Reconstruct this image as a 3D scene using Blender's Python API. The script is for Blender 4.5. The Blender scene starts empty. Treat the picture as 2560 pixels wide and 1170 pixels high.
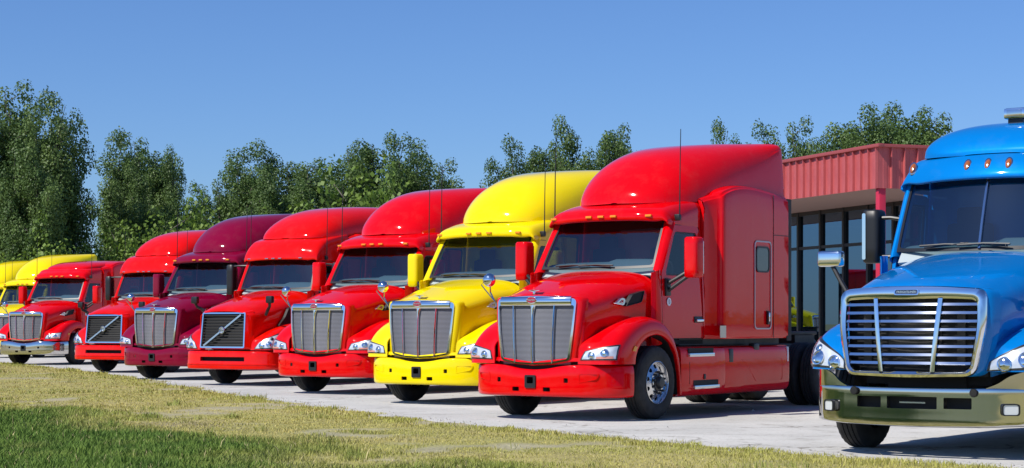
import bpy, bmesh, math, random
import numpy as np
from mathutils import Vector, Matrix, Euler

random.seed(7); rng = np.random.default_rng(11)
scene = bpy.context.scene
COL = scene.collection

# ------------------------------------------------------------------ camera
FPX, CAM_H, HORIZON = 4700.0, 1.28, 808.0            # focal length in pixels of the 2560 px wide frame
cam = bpy.data.cameras.new('camera'); camo = bpy.data.objects.new('camera', cam); COL.objects.link(camo)
camo.location = (0, 0, CAM_H); camo.rotation_euler = (math.radians(90), 0, 0)
cam.sensor_width = 36.0; cam.sensor_fit = 'HORIZONTAL'; cam.lens = FPX / 2560 * 36.0
cam.shift_y = (HORIZON - 585.0) / 2560.0
cam.clip_start = 0.1; cam.clip_end = 4000
scene.camera = camo

# ------------------------------------------------------------------ sky and sun
SUN_EL, SUN_AZ = 48.0, 55.0                           # azimuth: degrees to the left of straight behind the camera
w = bpy.data.worlds.new('World'); scene.world = w; w.use_nodes = True
nt = w.node_tree; bg = nt.nodes['Background']
sky = nt.nodes.new('ShaderNodeTexSky'); sky.sky_type = 'NISHITA'; sky.sun_disc = False
S = Vector((-math.sin(math.radians(SUN_AZ)), -math.cos(math.radians(SUN_AZ)), 0)) * math.cos(math.radians(SUN_EL)) + Vector((0, 0, math.sin(math.radians(SUN_EL))))
sky.sun_elevation = math.radians(SUN_EL); sky.sun_rotation = math.atan2(S.x, S.y)
sky.air_density = 1.0; sky.dust_density = 0.25; sky.ozone_density = 4.0; sky.altitude = 200
wb = nt.nodes.new('ShaderNodeMix'); wb.data_type = 'RGBA'; wb.blend_type = 'MULTIPLY'; wb.inputs[0].default_value = 1.0; wb.inputs[7].default_value = (0.515, 0.69, 1.0, 1)   # the camera's cool white balance
nt.links.new(sky.outputs[0], wb.inputs[6]); nt.links.new(wb.outputs[2], bg.inputs[0])
bg.inputs[1].default_value = 0.112
sun = bpy.data.lights.new('sun', 'SUN'); sun.energy = 4.6; sun.angle = math.radians(0.53); sun.color = (1.0, 0.955, 0.88)
suno = bpy.data.objects.new('sun', sun); COL.objects.link(suno)
suno.rotation_euler = (-S).to_track_quat('-Z', 'Y').to_euler(); suno.location = (0, 0, 60)
scene.view_settings.view_transform = 'Standard'; scene.view_settings.look = 'None'
scene.view_settings.exposure = 0.1; scene.view_settings.gamma = 1.0

# ------------------------------------------------------------------ helpers: materials
MATS = {}
def bsdf(name, col, rough=0.5, metal=0.0, coat=0.0, spec=0.5, **kw):
    m = bpy.data.materials.new(name); m.use_nodes = True
    b = m.node_tree.nodes['Principled BSDF']
    b.inputs['Base Color'].default_value = (*col, 1); b.inputs['Roughness'].default_value = rough
    b.inputs['Metallic'].default_value = metal; b.inputs['Coat Weight'].default_value = coat
    b.inputs['Coat Roughness'].default_value = kw.get('coat_rough', 0.03)
    b.inputs['Specular IOR Level'].default_value = spec
    MATS[name] = m
    return m
def noise_mix(m, c1, c2, scale, detail=6, lo=0.35, hi=0.65, coord='Object', bump=0.0, bscale=None, dist=0.02):
    """colour variation and a little relief on a principled material"""
    n = m.node_tree.nodes; l = m.node_tree.links; b = n['Principled BSDF']
    tc = n.new('ShaderNodeTexCoord'); no = n.new('ShaderNodeTexNoise'); no.inputs['Scale'].default_value = scale; no.inputs['Detail'].default_value = detail
    l.new(tc.outputs[coord], no.inputs['Vector'])
    r = n.new('ShaderNodeValToRGB'); r.color_ramp.elements[0].position = lo; r.color_ramp.elements[1].position = hi
    r.color_ramp.elements[0].color = (*c1, 1); r.color_ramp.elements[1].color = (*c2, 1)
    l.new(no.outputs[0], r.inputs[0]); l.new(r.outputs[0], b.inputs['Base Color'])
    if bump:
        n2 = n.new('ShaderNodeTexNoise'); n2.inputs['Scale'].default_value = bscale or scale * 4; n2.inputs['Detail'].default_value = 8
        l.new(tc.outputs[coord], n2.inputs['Vector'])
        bp = n.new('ShaderNodeBump'); bp.inputs['Strength'].default_value = bump; bp.inputs['Distance'].default_value = dist
        l.new(n2.outputs[0], bp.inputs['Height']); l.new(bp.outputs[0], b.inputs['Normal'])
    return r
def paint(name, col, coat=1.0, flake=False):
    m = bsdf(name, col, rough=0.4, coat=coat, spec=0.0, coat_rough=0.02, metal=0.1 if flake else 0.0)
    m.node_tree.nodes['Principled BSDF'].inputs['Coat IOR'].default_value = 1.4
    n = m.node_tree.nodes; l = m.node_tree.links; b = n['Principled BSDF']
    # faint road dust and orange peel
    tc = n.new('ShaderNodeTexCoord'); no = n.new('ShaderNodeTexNoise'); no.inputs['Scale'].default_value = 2.2; no.inputs['Detail'].default_value = 7
    l.new(tc.outputs['Object'], no.inputs['Vector'])
    r = n.new('ShaderNodeMapRange'); r.inputs[1].default_value = 0.35; r.inputs[2].default_value = 0.75; r.inputs[3].default_value = 0.02; r.inputs[4].default_value = 0.10
    l.new(no.outputs[0], r.inputs[0]); l.new(r.outputs[0], b.inputs['Coat Roughness'])
    nd = n.new('ShaderNodeTexNoise'); nd.inputs['Scale'].default_value = 3.1; nd.inputs['Detail'].default_value = 12; nd.inputs['Roughness'].default_value = .72; l.new(tc.outputs['Object'], nd.inputs['Vector'])
    rd = n.new('ShaderNodeMapRange'); rd.inputs[1].default_value = 0.5; rd.inputs[2].default_value = 0.85; rd.inputs[3].default_value = 0.0; rd.inputs[4].default_value = 0.05; l.new(nd.outputs[0], rd.inputs[0])
    md = n.new('ShaderNodeMix'); md.data_type = 'RGBA'; md.inputs[6].default_value = (*col, 1); md.inputs[7].default_value = (.42, .38, .32, 1); l.new(rd.outputs[0], md.inputs[0]); l.new(md.outputs[2], b.inputs['Base Color'])   # road film
    n2 = n.new('ShaderNodeTexNoise'); n2.inputs['Scale'].default_value = 5; n2.inputs['Detail'].default_value = 2
    l.new(tc.outputs['Object'], n2.inputs['Vector'])
    bp = n.new('ShaderNodeBump'); bp.inputs['Strength'].default_value = 0.12; bp.inputs['Distance'].default_value = 0.01
    l.new(n2.outputs[0], bp.inputs['Height']); l.new(bp.outputs[0], b.inputs['Coat Normal'])
    return m
def thin_glass(name, tint, f0=0.045, rough=0.0, gtint=(1, 1, 1)):
    """single-sheet glazing: tinted see-through plus Schlick reflection, the same from both sides"""
    m = bpy.data.materials.new(name); m.use_nodes = True; n = m.node_tree.nodes; l = m.node_tree.links; n.clear()
    o = n.new('ShaderNodeOutputMaterial'); mx = n.new('ShaderNodeMixShader'); tr = n.new('ShaderNodeBsdfTransparent'); gl = n.new('ShaderNodeBsdfGlossy')
    tr.inputs[0].default_value = (*tint, 1); gl.inputs['Roughness'].default_value = rough; gl.inputs[0].default_value = (*gtint, 1)
    lw = n.new('ShaderNodeLayerWeight'); lw.inputs[0].default_value = 0.5
    p = n.new('ShaderNodeMath'); p.operation = 'POWER'; p.inputs[1].default_value = 5.0; l.new(lw.outputs['Facing'], p.inputs[0])
    a = n.new('ShaderNodeMath'); a.operation = 'MULTIPLY_ADD'; a.inputs[1].default_value = 1 - f0; a.inputs[2].default_value = f0; l.new(p.outputs[0], a.inputs[0]); l.new(a.outputs[0], mx.inputs[0])
    l.new(tr.outputs[0], mx.inputs[1]); l.new(gl.outputs[0], mx.inputs[2]); l.new(mx.outputs[0], o.inputs[0])
    MATS[name] = m
    return m

paint('red', (0.74, 0.0005, 0.003)); paint('yellow', (0.90, 0.70, 0.001)); paint('maroon', (0.215, 0.0008, 0.026))
paint('red_orange', (0.76, 0.004, 0.001)); paint('blue', (0.0005, 0.178, 0.54), flake=True)
bsdf('chrome', (0.80, 0.81, 0.83), rough=0.07, metal=1.0)
bsdf('steel', (0.62, 0.63, 0.66), rough=0.16, metal=1.0)
bsdf('alloy', (0.72, 0.72, 0.73), rough=0.22, metal=1.0)
bsdf('black_plastic', (0.014, 0.014, 0.015), rough=0.42)
bsdf('dark', (0.006, 0.006, 0.007), rough=0.7)
m = bsdf('rubber', (0.016, 0.016, 0.017), rough=0.75); noise_mix(m, (0.012, 0.012, 0.012), (0.030, 0.028, 0.026), 9, bump=0.2, bscale=60, dist=0.004)
m = bsdf('chassis', (0.02, 0.02, 0.021), rough=0.55); noise_mix(m, (0.012, 0.012, 0.013), (0.04, 0.036, 0.032), 6)
bsdf('dash', (0.40, 0.46, 0.46), rough=0.6); bsdf('seat_fabric', (0.05, 0.052, 0.058), rough=0.9); bsdf('headliner', (0.07, 0.075, 0.08), rough=0.9)
bsdf('amber', (0.85, 0.28, 0.01), rough=0.2, coat=0.6); bsdf('emblem_red', (0.35, 0.006, 0.03), rough=0.25, coat=0.8)
bsdf('white_print', (0.8, 0.8, 0.8), rough=0.5); bsdf('cream', (0.70, 0.64, 0.48), rough=0.6); bsdf('mirror_face', (0.85, 0.86, 0.88), rough=0.02, metal=1.0)
bsdf('reflector', (0.80, 0.82, 0.84), rough=0.25, metal=0.35)
thin_glass('windshield', (0.36, 0.47, 0.52), f0=0.125, rough=0.0); thin_glass('side_glass', (0.26, 0.27, 0.25), f0=0.045)
thin_glass('lens', (0.95, 0.96, 0.97), f0=0.045); thin_glass('pane_glass', (0.08, 0.10, 0.12), f0=0.30, gtint=(0.52, 0.76, 1.0))
# woven wire behind the grille bars
m = bsdf('grille_mesh', (0.16, 0.16, 0.17), rough=0.45, metal=0.3)
n = m.node_tree.nodes; l = m.node_tree.links; b = n['Principled BSDF']
tc = n.new('ShaderNodeTexCoord'); hs = []
for d, sc in (('Y', 26), ('Z', 30)):
    wv = n.new('ShaderNodeTexWave'); wv.bands_direction = d; wv.inputs['Scale'].default_value = sc; wv.inputs['Distortion'].default_value = 0.3
    l.new(tc.outputs['Object'], wv.inputs['Vector']); hs.append(wv)
mm = n.new('ShaderNodeMath'); mm.operation = 'MAXIMUM'; l.new(hs[0].outputs[1], mm.inputs[0]); l.new(hs[1].outputs[1], mm.inputs[1])
r = n.new('ShaderNodeValToRGB'); r.color_ramp.elements[0].color = (0.03, 0.031, 0.037, 1); r.color_ramp.elements[1].color = (0.24, 0.245, 0.28, 1)
l.new(mm.outputs[0], r.inputs[0]); wl = n.new('ShaderNodeTexWave'); wl.bands_direction = 'Z'; wl.inputs['Scale'].default_value = 4.2; wl.inputs['Distortion'].default_value = 1.2; l.new(tc.outputs['Object'], wl.inputs['Vector'])
ml = n.new('ShaderNodeMapRange'); ml.inputs[3].default_value = .92; ml.inputs[4].default_value = 1.08; l.new(wl.outputs[1], ml.inputs[0]); sc_ = n.new('ShaderNodeVectorMath'); sc_.operation = 'SCALE'; l.new(r.outputs[0], sc_.inputs[0]); l.new(ml.outputs[0], sc_.inputs['Scale']); l.new(sc_.outputs[0], b.inputs['Base Color'])
bp = n.new('ShaderNodeBump'); bp.inputs['Strength'].default_value = 0.6; bp.inputs['Distance'].default_value = 0.01; l.new(mm.outputs[0], bp.inputs['Height']); l.new(bp.outputs[0], b.inputs['Normal'])

# ------------------------------------------------------------------ helpers: geometry
def shell(bm, th):
    """give an open sheet thickness: offset along the averaged normals and close the rim"""
    bm.normal_update(); F = bm.faces[:]; V = bm.verts[:]; B = [e for e in bm.edges if len(e.link_faces) == 1]
    new = {v: bm.verts.new(v.co - v.normal * th) for v in V}
    rim = [(e.link_faces[0], e.verts[0], e.verts[1]) for e in B]
    for f in F: bm.faces.new([new[v] for v in reversed(f.verts)])
    for f, a, b in rim:
        vs = list(f.verts); i = vs.index(a)
        if vs[(i + 1) % len(vs)] is b: a, b = b, a
        try: bm.faces.new((a, b, new[b], new[a]))
        except ValueError: pass
class MB:
    def __init__(s): s.v = []; s.f = []
    def add(s, V, F):
        o = len(s.v); s.v += [tuple(float(c) for c in p) for p in V]; s.f += [tuple(i + o for i in q) for q in F]; return s
    def grid(s, P, closed_u=False, closed_v=False):
        P = np.asarray(P, float); a, b = P.shape[:2]; F = []
        for i in range(a if closed_u else a - 1):
            for j in range(b if closed_v else b - 1):
                F.append((i * b + j, i * b + (j + 1) % b, ((i + 1) % a) * b + (j + 1) % b, ((i + 1) % a) * b + j))
        return s.add(P.reshape(-1, 3), F)
    def face(s, pts): return s.add(pts, [tuple(range(len(pts)))])
    def box(s, c, d, rot=None):
        c = np.array(c, float); d = np.array(d, float) / 2; V = []
        for x in (-1, 1):
            for y in (-1, 1):
                for z in (-1, 1):
                    p = Vector(np.array((x, y, z)) * d)
                    if rot is not None: p = rot @ p
                    V.append(np.array(p) + c)
        return s.add(V, [(0, 1, 3, 2), (4, 6, 7, 5), (0, 4, 5, 1), (2, 3, 7, 6), (0, 2, 6, 4), (1, 5, 7, 3)])
    def tube(s, pts, r, n=8, cap=True):
        pts = [Vector(p) for p in pts]; rr = [float(q) for q in r] if hasattr(r, '__len__') else [float(r)] * len(pts); R = []
        for i, p in enumerate(pts):
            t = (pts[min(i + 1, len(pts) - 1)] - pts[max(i - 1, 0)]).normalized()
            u = t.cross(Vector((0, 0, 1))); u = u.normalized() if u.length > 1e-3 else Vector((1, 0, 0)); v = t.cross(u)
            R.append([p + rr[i] * (math.cos(a) * u + math.sin(a) * v) for a in [2 * math.pi * k / n for k in range(n)]])
        o = len(s.v); s.grid(np.array([[tuple(q) for q in ring] for ring in R]), closed_v=True)
        if cap: s.f.append(tuple(o + k for k in range(n))); s.f.append(tuple(o + (len(pts) - 1) * n + k for k in range(n))[::-1])
        return s
    def lathe(s, prof, n=40, axis='y', c=(0, 0, 0)):
        """prof: (radius, offset along axis)"""
        P = np.zeros((len(prof), n, 3)); a = np.arange(n) * 2 * math.pi / n
        for i, (r, h) in enumerate(prof):
            if axis == 'y': P[i] = np.stack([r * np.cos(a), np.full(n, h), r * np.sin(a)], 1)
            elif axis == 'x': P[i] = np.stack([np.full(n, h), r * np.cos(a), r * np.sin(a)], 1)
            else: P[i] = np.stack([r * np.cos(a), r * np.sin(a), np.full(n, h)], 1)
        return s.grid(P + np.array(c), closed_v=True)
    def mesh(s, name, mat, bevel=0.0, thick=0.0, ang=38, seg=2):
        me = bpy.data.meshes.new(name); me.from_pydata(s.v, [], s.f); me.update()
        bm = bmesh.new(); bm.from_mesh(me)
        bmesh.ops.remove_doubles(bm, verts=bm.verts, dist=1e-5)
        bmesh.ops.recalc_face_normals(bm, faces=bm.faces)
        if thick: shell(bm, thick)
        if bevel:
            E = [e for e in bm.edges if len(e.link_faces) == 2 and e.calc_face_angle(0) > 0.6]
            bmesh.ops.bevel(bm, geom=E, offset=bevel, segments=seg, profile=0.6, affect='EDGES', clamp_overlap=True)
        for f in bm.faces: f.smooth = True
        bm.to_mesh(me); bm.free()
        me.set_sharp_from_angle(angle=math.radians(ang))
        me.materials.append(MATS[mat] if isinstance(mat, str) else mat)
        return me
    def build(s, name, mat, parent=None, **kw):
        return obj(name, s.mesh(name, mat, **kw), parent)
def obj(name, me, parent=None):
    o = bpy.data.objects.new(name, me); COL.objects.link(o)
    if parent is not None: o.parent = parent
    return o
def empty(name, loc=(0, 0, 0), rz=0.0):
    o = bpy.data.objects.new(name, None); COL.objects.link(o); o.location = loc; o.rotation_euler = (0, 0, rz); o.empty_display_size = 0.3; return o
def tag(o, label=None, cat=None, group=None, kind=None):
    if label: o['label'] = label
    if cat: o['category'] = cat
    if group: o['group'] = group
    if kind: o['kind'] = kind
    return o
def crm(k):
    """Catmull-Rom basis matrix from n control points to (n-1)*k+1 samples"""
    def f(n):
        M = np.zeros(((n - 1) * k + 1, n))
        for s in range((n - 1) * k + 1):
            i = min(s // k, n - 2); t = s / k - i
            w = (-.5 * t + t * t - .5 * t ** 3, 1 - 2.5 * t * t + 1.5 * t ** 3, .5 * t + 2 * t * t - 1.5 * t ** 3, -.5 * t * t + .5 * t ** 3)
            for d, q in zip((-1, 0, 1, 2), w):
                j = i + d
                if j < 0: M[s, 0] += 2 * q; M[s, 1] -= q          # linear extrapolation
                elif j > n - 1: M[s, n - 1] += 2 * q; M[s, n - 2] -= q
                else: M[s, j] += q
        return M
    return f
def smooth(P, ku, kv):
    P = np.asarray(P, float)
    return np.einsum('ia,abk,jb->ijk', crm(ku)(P.shape[0]), P, crm(kv)(P.shape[1]))
def evalcr(P, u, v):
    """point on the Catmull-Rom surface at control-index coordinates (u, v)"""
    P = np.asarray(P, float)
    def wts(n, s):
        s = min(max(s, 0), n - 1); i = min(int(s), n - 2); t = s - i; M = np.zeros(n)
        for d, q in zip((-1, 0, 1, 2), (-.5 * t + t * t - .5 * t ** 3, 1 - 2.5 * t * t + 1.5 * t ** 3, .5 * t + 2 * t * t - 1.5 * t ** 3, -.5 * t * t + .5 * t ** 3)):
            j = i + d
            if j < 0: M[0] += 2 * q; M[1] -= q
            elif j > n - 1: M[n - 1] += 2 * q; M[n - 2] -= q
            else: M[j] += q
        return M
    return np.einsum('a,abk,b->k', wts(P.shape[0], u), P, wts(P.shape[1], v))
def mirror_rows(P):
    """rows run from the centreline (y=0) outwards; returns the full width"""
    P = np.asarray(P, float); Q = P[:, 1:][:, ::-1].copy(); Q[..., 1] *= -1
    return np.concatenate([Q, P], 1)
def rloop(corners, r=0.03, k=4):
    """rounded polygon: k points per corner, so loops with equal corner counts match"""
    n = len(corners); out = []; C = [np.array(c, float) for c in corners]
    rr = r if hasattr(r, '__len__') else [r] * n
    for i in range(n):
        p, a, b = C[i], C[i - 1], C[(i + 1) % n]
        da, db = a - p, b - p; la, lb = np.linalg.norm(da), np.linalg.norm(db); q = min(rr[i], la * .45, lb * .45)
        A, B = p + da / la * q, p + db / lb * q
        for j in range(k):
            t = j / (k - 1); out.append((1 - t) ** 2 * A + 2 * t * (1 - t) * p + t * t * B)
    return np.array(out)
def ring(outer, inner, fmap, depth_dir, depth, mb=None):
    """panel with a hole; loops are 2D and equal in length, fmap(a,b)->xyz, depth_dir a vector"""
    mb = mb or MB(); d = np.array(depth_dir, float) * depth
    O = np.array([fmap(*p) for p in outer]); I = np.array([fmap(*p) for p in inner]); M = np.array([fmap(*p) for p in (np.array(outer) + np.array(inner)) / 2])
    mb.grid(np.array([O, M, I, I + d, M + d, O + d]), closed_u=True, closed_v=True); return mb
def flip(P, s):
    P = np.array(P, float)
    P[..., 1] *= s
    return P
def text_mesh(txt, size, depth, mat, name='lettering', M=Matrix.Identity(4)):
    cu = bpy.data.curves.new(name, 'FONT'); cu.body = txt; cu.size = size; cu.extrude = depth; cu.align_x = 'CENTER'; cu.align_y = 'CENTER'; cu.resolution_u = 2
    o = bpy.data.objects.new(name, cu); COL.objects.link(o); dg = bpy.context.evaluated_depsgraph_get()
    me = bpy.data.meshes.new_from_object(o.evaluated_get(dg)); bpy.data.objects.remove(o); bpy.data.curves.remove(cu)
    me.transform(M); me.materials.clear(); me.materials.append(MATS[mat]); me.name = name
    return me
# text lies in local xy; stand it up facing +x (truck front): text x -> +y ... seen from the front, +y is image right
FRONT = Matrix(((0, 0, 1, 0), (1, 0, 0, 0), (0, 1, 0, 0), (0, 0, 0, 1)))
def boolcut(o, boxes):
    """cut rounded box holes out of an object and keep the result as plain mesh"""
    mb = MB()
    for c, d in boxes: mb.box(c, d)
    cutter = mb.build('cutter', 'dark', bevel=0.008)
    md = o.modifiers.new('cut', 'BOOLEAN'); md.operation = 'DIFFERENCE'; md.object = cutter; md.solver = 'EXACT'
    dg = bpy.context.evaluated_depsgraph_get(); me = bpy.data.meshes.new_from_object(o.evaluated_get(dg))
    o.modifiers.clear(); old = o.data; mats = [mt for mt in old.materials]; o.data = me
    me.materials.clear(); me.materials.append(mats[0])
    me.polygons.foreach_set('material_index', [0] * len(me.polygons)); me.set_sharp_from_angle(angle=math.radians(35))
    cm = cutter.data; bpy.data.objects.remove(cutter); bpy.data.meshes.remove(cm)
def copy_tree(o, parent=None, swap=None):
    c = o.copy(); COL.objects.link(c); c.parent = parent
    if swap and c.type == 'MESH':
        for sl, mt in zip(c.material_slots, o.data.materials):
            if mt and mt.name in swap: sl.link = 'OBJECT'; sl.material = MATS[swap[mt.name]]
    for ch in list(o.children): copy_tree(ch, c, swap)
    return c

# ------------------------------------------------------------------ wheels
def tyre_mesh(width=0.285, name='tyre'):
    W = width; pr = [(.285, -W + .02), (.33, -W - .002), (.40, -W - .006), (.450, -W + .008), (.472, -W + .02), (.486, -W + .04)]
    edges = np.linspace(-W + .045, -.045, 5)
    for a, b in zip(edges[:-1], edges[1:]): pr += [(.490, a + .005), (.490, b - .006), (.476, b - .005), (.476, b + .003)]
    pr = pr[:-2] + [(.487, -.04), (.474, -.018), (.450, -.006), (.41, .004), (.36, .004), (.31, -.004), (.285, -.014)]
    n = 72; mb = MB(); P = np.zeros((len(pr), n, 3)); a = np.arange(n) * 2 * math.pi / n
    for i, (r, y) in enumerate(pr):
        rr = np.full(n, r)
        if .44 < r < .489: rr = r - .007 * (np.arange(n) % 2)          # shoulder lugs
        P[i] = np.stack([rr * np.cos(a), np.full(n, y), rr * np.sin(a)], 1)
    mb.grid(P, closed_v=True); return mb.mesh(name, 'rubber', ang=30)
def rim_mesh():
    mb = MB(); mb.lathe([(.283, -.20), (.290, -.014), (.288, -.002), (.280, .002), (.274, -.006), (.268, -.045), (.258, -.055)], 48)
    n = 10
    for k in range(n):
        a0, a1 = 2 * math.pi * k / n, 2 * math.pi * (k + 1) / n; am = (a0 + a1) / 2; ro, ri = .258, .165; out = []; inn = []
        q = [(ro, a0 + (a1 - a0) * t) for t in np.linspace(0, 1, 7)[:-1]] + [(ro + (ri - ro) * t, a1) for t in np.linspace(0, 1, 5)[:-1]] + \
            [(ri, a1 + (a0 - a1) * t) for t in np.linspace(0, 1, 7)[:-1]] + [(ri + (ro - ri) * t, a0) for t in np.linspace(0, 1, 5)[:-1]]
        cx, cz = .215 * math.cos(am), .215 * math.sin(am)
        h = lambda r: -.055 + .045 * (ro - r) / (ro - ri)
        for r, a in q:
            x, z = r * math.cos(a), r * math.sin(a); out.append((x, h(r), z)); dx, dz = x - cx, z - cz; L = math.hypot(dx, dz)
            hx, hz = cx + dx / L * .031, cz + dz / L * .031; inn.append((hx, h(math.hypot(hx, hz)), hz))
        inn2 = [(x, y - .03, z) for x, y, z in inn]
        mb.grid(np.array([out, inn, inn2]), closed_v=True)
    mb.lathe([(.165, -.010), (.158, -.004), (.118, -.004), (.112, .004)], 40)
    return mb.mesh('rim', 'alloy', ang=30)
def hub_mesh():
    return MB().lathe([(.113, -.01), (.110, .012), (.085, .020), (.078, .055), (.068, .070), (.0, .074)], 28).mesh('hub', 'black_plastic')
def rear_rim_mesh():
    mb = MB(); mb.lathe([(.283, -.22), (.290, -.014), (.282, .002), (.272, -.01), (.262, -.15), (.17, -.17), (.165, -.16), (.12, -.155), (.11, -.02), (.09, .0), (0, .004)], 36); return mb.mesh('rim', 'alloy')
WM = dict(tyre=tyre_mesh(), rim=rim_mesh(), hub=hub_mesh(), lug=MB().lathe([(0.0, .046), (.012, .046), (.017, .036), (.017, -.004)], 8).mesh('lug_nut', 'black_plastic'), dual=tyre_mesh(.27, 'tyre'), rrim=rear_rim_mesh(),
          back=MB().lathe([(.27, -.08), (0, -.08)], 24).mesh('brake_drum', 'dark'))
def wheel(root, x, s, steer=True, z=.49):
    t = obj('wheel', WM['tyre'] if steer else WM['dual'], root); t.location = (x, s * (1.195 if steer else 1.21), z)
    t.rotation_euler = (0, random.random() * 6, 0 if s > 0 else math.pi)
    if steer:
        for k in ('rim', 'hub', 'back'): obj({'back': 'brake_drum'}.get(k, k), WM[k], t)
        for k in range(10):
            a = 2 * math.pi * (k + .5) / 10; q = obj('lug_nut', WM['lug'], t); q.location = (.140 * math.cos(a), 0, .140 * math.sin(a))
    else:
        obj('rim', WM['rrim'], t); i = obj('inner_tyre', WM['dual'], t); i.location = (0, -.31, 0)
    return t

# ------------------------------------------------------------------ one truck from its measured outline
def xz_lerp(a, b, t): return a[0] + (b[0] - a[0]) * t, a[1] + (b[1] - a[1]) * t
def fender_ctrl(sp):
    P = []
    for c, l, r in zip(sp['crest'], sp['lip'], sp['root']):
        yo = sp['yout']; dy = yo - r[1]; row = [r]
        row.append((c[0] * .7 + r[0] * .3, r[1] + .22 * dy, c[1] * .72 + r[2] * .28)); row.append((c[0], r[1] + .52 * dy, c[1]))
        q = xz_lerp(c, l, .08); row.append((q[0], r[1] + .80 * dy, q[1]))
        q = xz_lerp(c, l, .28); row.append((q[0], r[1] + .96 * dy, q[1]))
        q = xz_lerp(c, l, .62); row.append((q[0], yo + .006, q[1])); row.append((l[0], yo, l[1]))
        row.append((l[0] - .01, yo - .06, l[1]))
        P.append(row)
    return np.array(P)
def build_truck(sp, name):
    T = empty(name); PA = sp['paint']; K = sp['kind']
    # ---------------- hood
    rows = []
    for (x, zt, yc, ys, zb, bow, cr) in sp['hood']:
        pts = [(0, zt), (.45 * yc, zt - .01 * cr), (.78 * yc, zt - .05 * cr), (.96 * yc, zt - .12 * cr), (yc * .5 + ys * .5 + .012, zt - .2 * cr), (ys, zt - .34), ((ys * 1.0) - .012, (zt - .34) * .5 + zb * .5), (ys, zb)]
        rows.append([(x - bow * (p[0] / .65) ** 2, p[0], p[1]) for p in pts])
    H = smooth(mirror_rows(rows), 6, 4)
    hood = MB().grid(H).build('hood', PA, T, thick=.02, ang=50)
    # ---------------- fenders with headlights
    FC = fender_ctrl(sp)
    fs = smooth(FC, 5, 4)
    hl = sp['hl']                                  # four (u,v) corners: inner bottom, inner top, outer top, outer bottom
    def fpt(u, v, off=0.0):
        p = evalcr(FC, u, v)
        if off:
            a = evalcr(FC, u + .06, v) - evalcr(FC, u - .06, v); b2 = evalcr(FC, u, v + .06) - evalcr(FC, u, v - .06)
            nn = np.cross(a, b2); nn /= (np.linalg.norm(nn) + 1e-9)
            if nn[0] * .6 + nn[1] * .6 + nn[2] * .5 < 0: nn = -nn
            p = p + nn * off
        return p
    def hmap(a, b3):
        q = [np.array(c) for c in hl]; e = (1 - b3) * ((1 - a) * q[0] + a * q[3]) + b3 * ((1 - a) * q[1] + a * q[2]); return e
    for s in (1, -1):
        fe = MB().grid(flip(fs, s)).build('fender', PA, T, thick=.015, ang=45)
        inner = MB()
        inner.grid(flip(np.array([[(x, y, z) for (x, z) in sp['lip']] for y in (sp['yout'] - .04, .74)]), s)).build('wheel_well', 'dark', fe)
        lampo = MB()
        g = np.array([[fpt(*hmap(a, c), off=.004) for a in np.linspace(0, 1, 15)] for c in np.linspace(0, 1, 9)])
        lamp = MB().grid(flip(g, s)).build('headlight', 'black_plastic', T, ang=60)
        g = np.array([[fpt(*hmap(a, c), off=.008 + .003 * math.sin(a * 21) * math.sin(c * 7)) for a in np.linspace(.05, .95, 41)] for c in np.linspace(.1, .9, 13)])
        MB().grid(flip(g, s)).build('reflector', 'reflector', lamp, ang=25)
        for (a, c, r, mt) in sp['lamps']:
            p0 = fpt(*hmap(a, c), off=.006); p1 = fpt(*hmap(a, c), off=.03); nn = Vector(p1 - p0).normalized(); rot = nn.to_track_quat('Z', 'Y').to_matrix()
            mb = MB(); prof = [(r, 0), (r, .012), (r * .86, .014), (r * .8, .006), (r * .6, .012), (r * .3, .018), (0.001, .02)]
            tmp = MB().lathe(prof, 18, 'z'); V = [tuple(np.array(p0) + np.array(rot @ Vector(v))) for v in tmp.v]
            mb.add(flip(V, s), tmp.f).build('bulb_housing' if mt != 'amber' else 'turn_signal', mt, lamp)
        a0, a1, c0, c1 = sp['signal']
        g = np.array([[fpt(*hmap(a, c), off=.013) for a in np.linspace(a0, a1, 7)] for c in np.linspace(c0, c1, 4)])
        MB().grid(flip(g, s)).build('turn_signal', 'amber_soft', lamp)
        g = np.array([[fpt(*hmap(a, c), off=.012 + .022 * math.sin(math.pi * a) ** .6 * math.sin(math.pi * c) ** .6) for a in np.linspace(0, 1, 21)] for c in np.linspace(0, 1, 11)])
        MB().grid(flip(g, s)).build('lens', 'lens', lamp, ang=70)
        if sp.get('marker'):
            u, v = sp['marker']; g = np.array([[fpt(u + du, v + dv, .012) for dv in np.linspace(-.16, .16, 4)] for du in np.linspace(-.30, .30, 6)])
            MB().grid(flip(g, s)).build('side_marker', 'amber', T, thick=.012)
    # ---------------- bumper
    B = sp['bumper']; rows = []
    for (zr, ins) in B['rows']:
        row = []
        for (x, y) in B['plan']:
            t = min(1, max(0, (y - B['v0']) / (B['v1'] - B['v0']))); t = t * t * (3 - 2 * t)
            top = B['top0'] + (B['top1'] - B['top0']) * t; bot = B['bot0'] + (B['bot1'] - B['bot0']) * min(1, y / 1.2) ** 2
            z = bot + (top - bot) * zr; nx, ny = (1, 0) if y < .7 else ((.7, .7) if y < 1.15 else (.1, 1))
            row.append((x - ins * nx, max(0, y - ins * ny) if y > 0 else 0, z))
        rows.append(row)
    bp_ = MB().grid(smooth(mirror_rows(rows), 3, 5)).build('bumper', B['mat'] or PA, T, thick=.02, ang=32)
    boolcut(bp_, [((c[0] - .02, c[1], c[2]), (.30, c[3], c[4])) for c in B['holes']])
    for c in B['holes']:
        MB().box((c[0] - .12, c[1], c[2]), (.012, c[3] + .04, c[4] + .04)).build('bumper_opening', c[5], bp_)
    for extra in B.get('extra', []): extra(bp_, T)
    # ---------------- grille, nose
    sp['grille'](T, PA)
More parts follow.
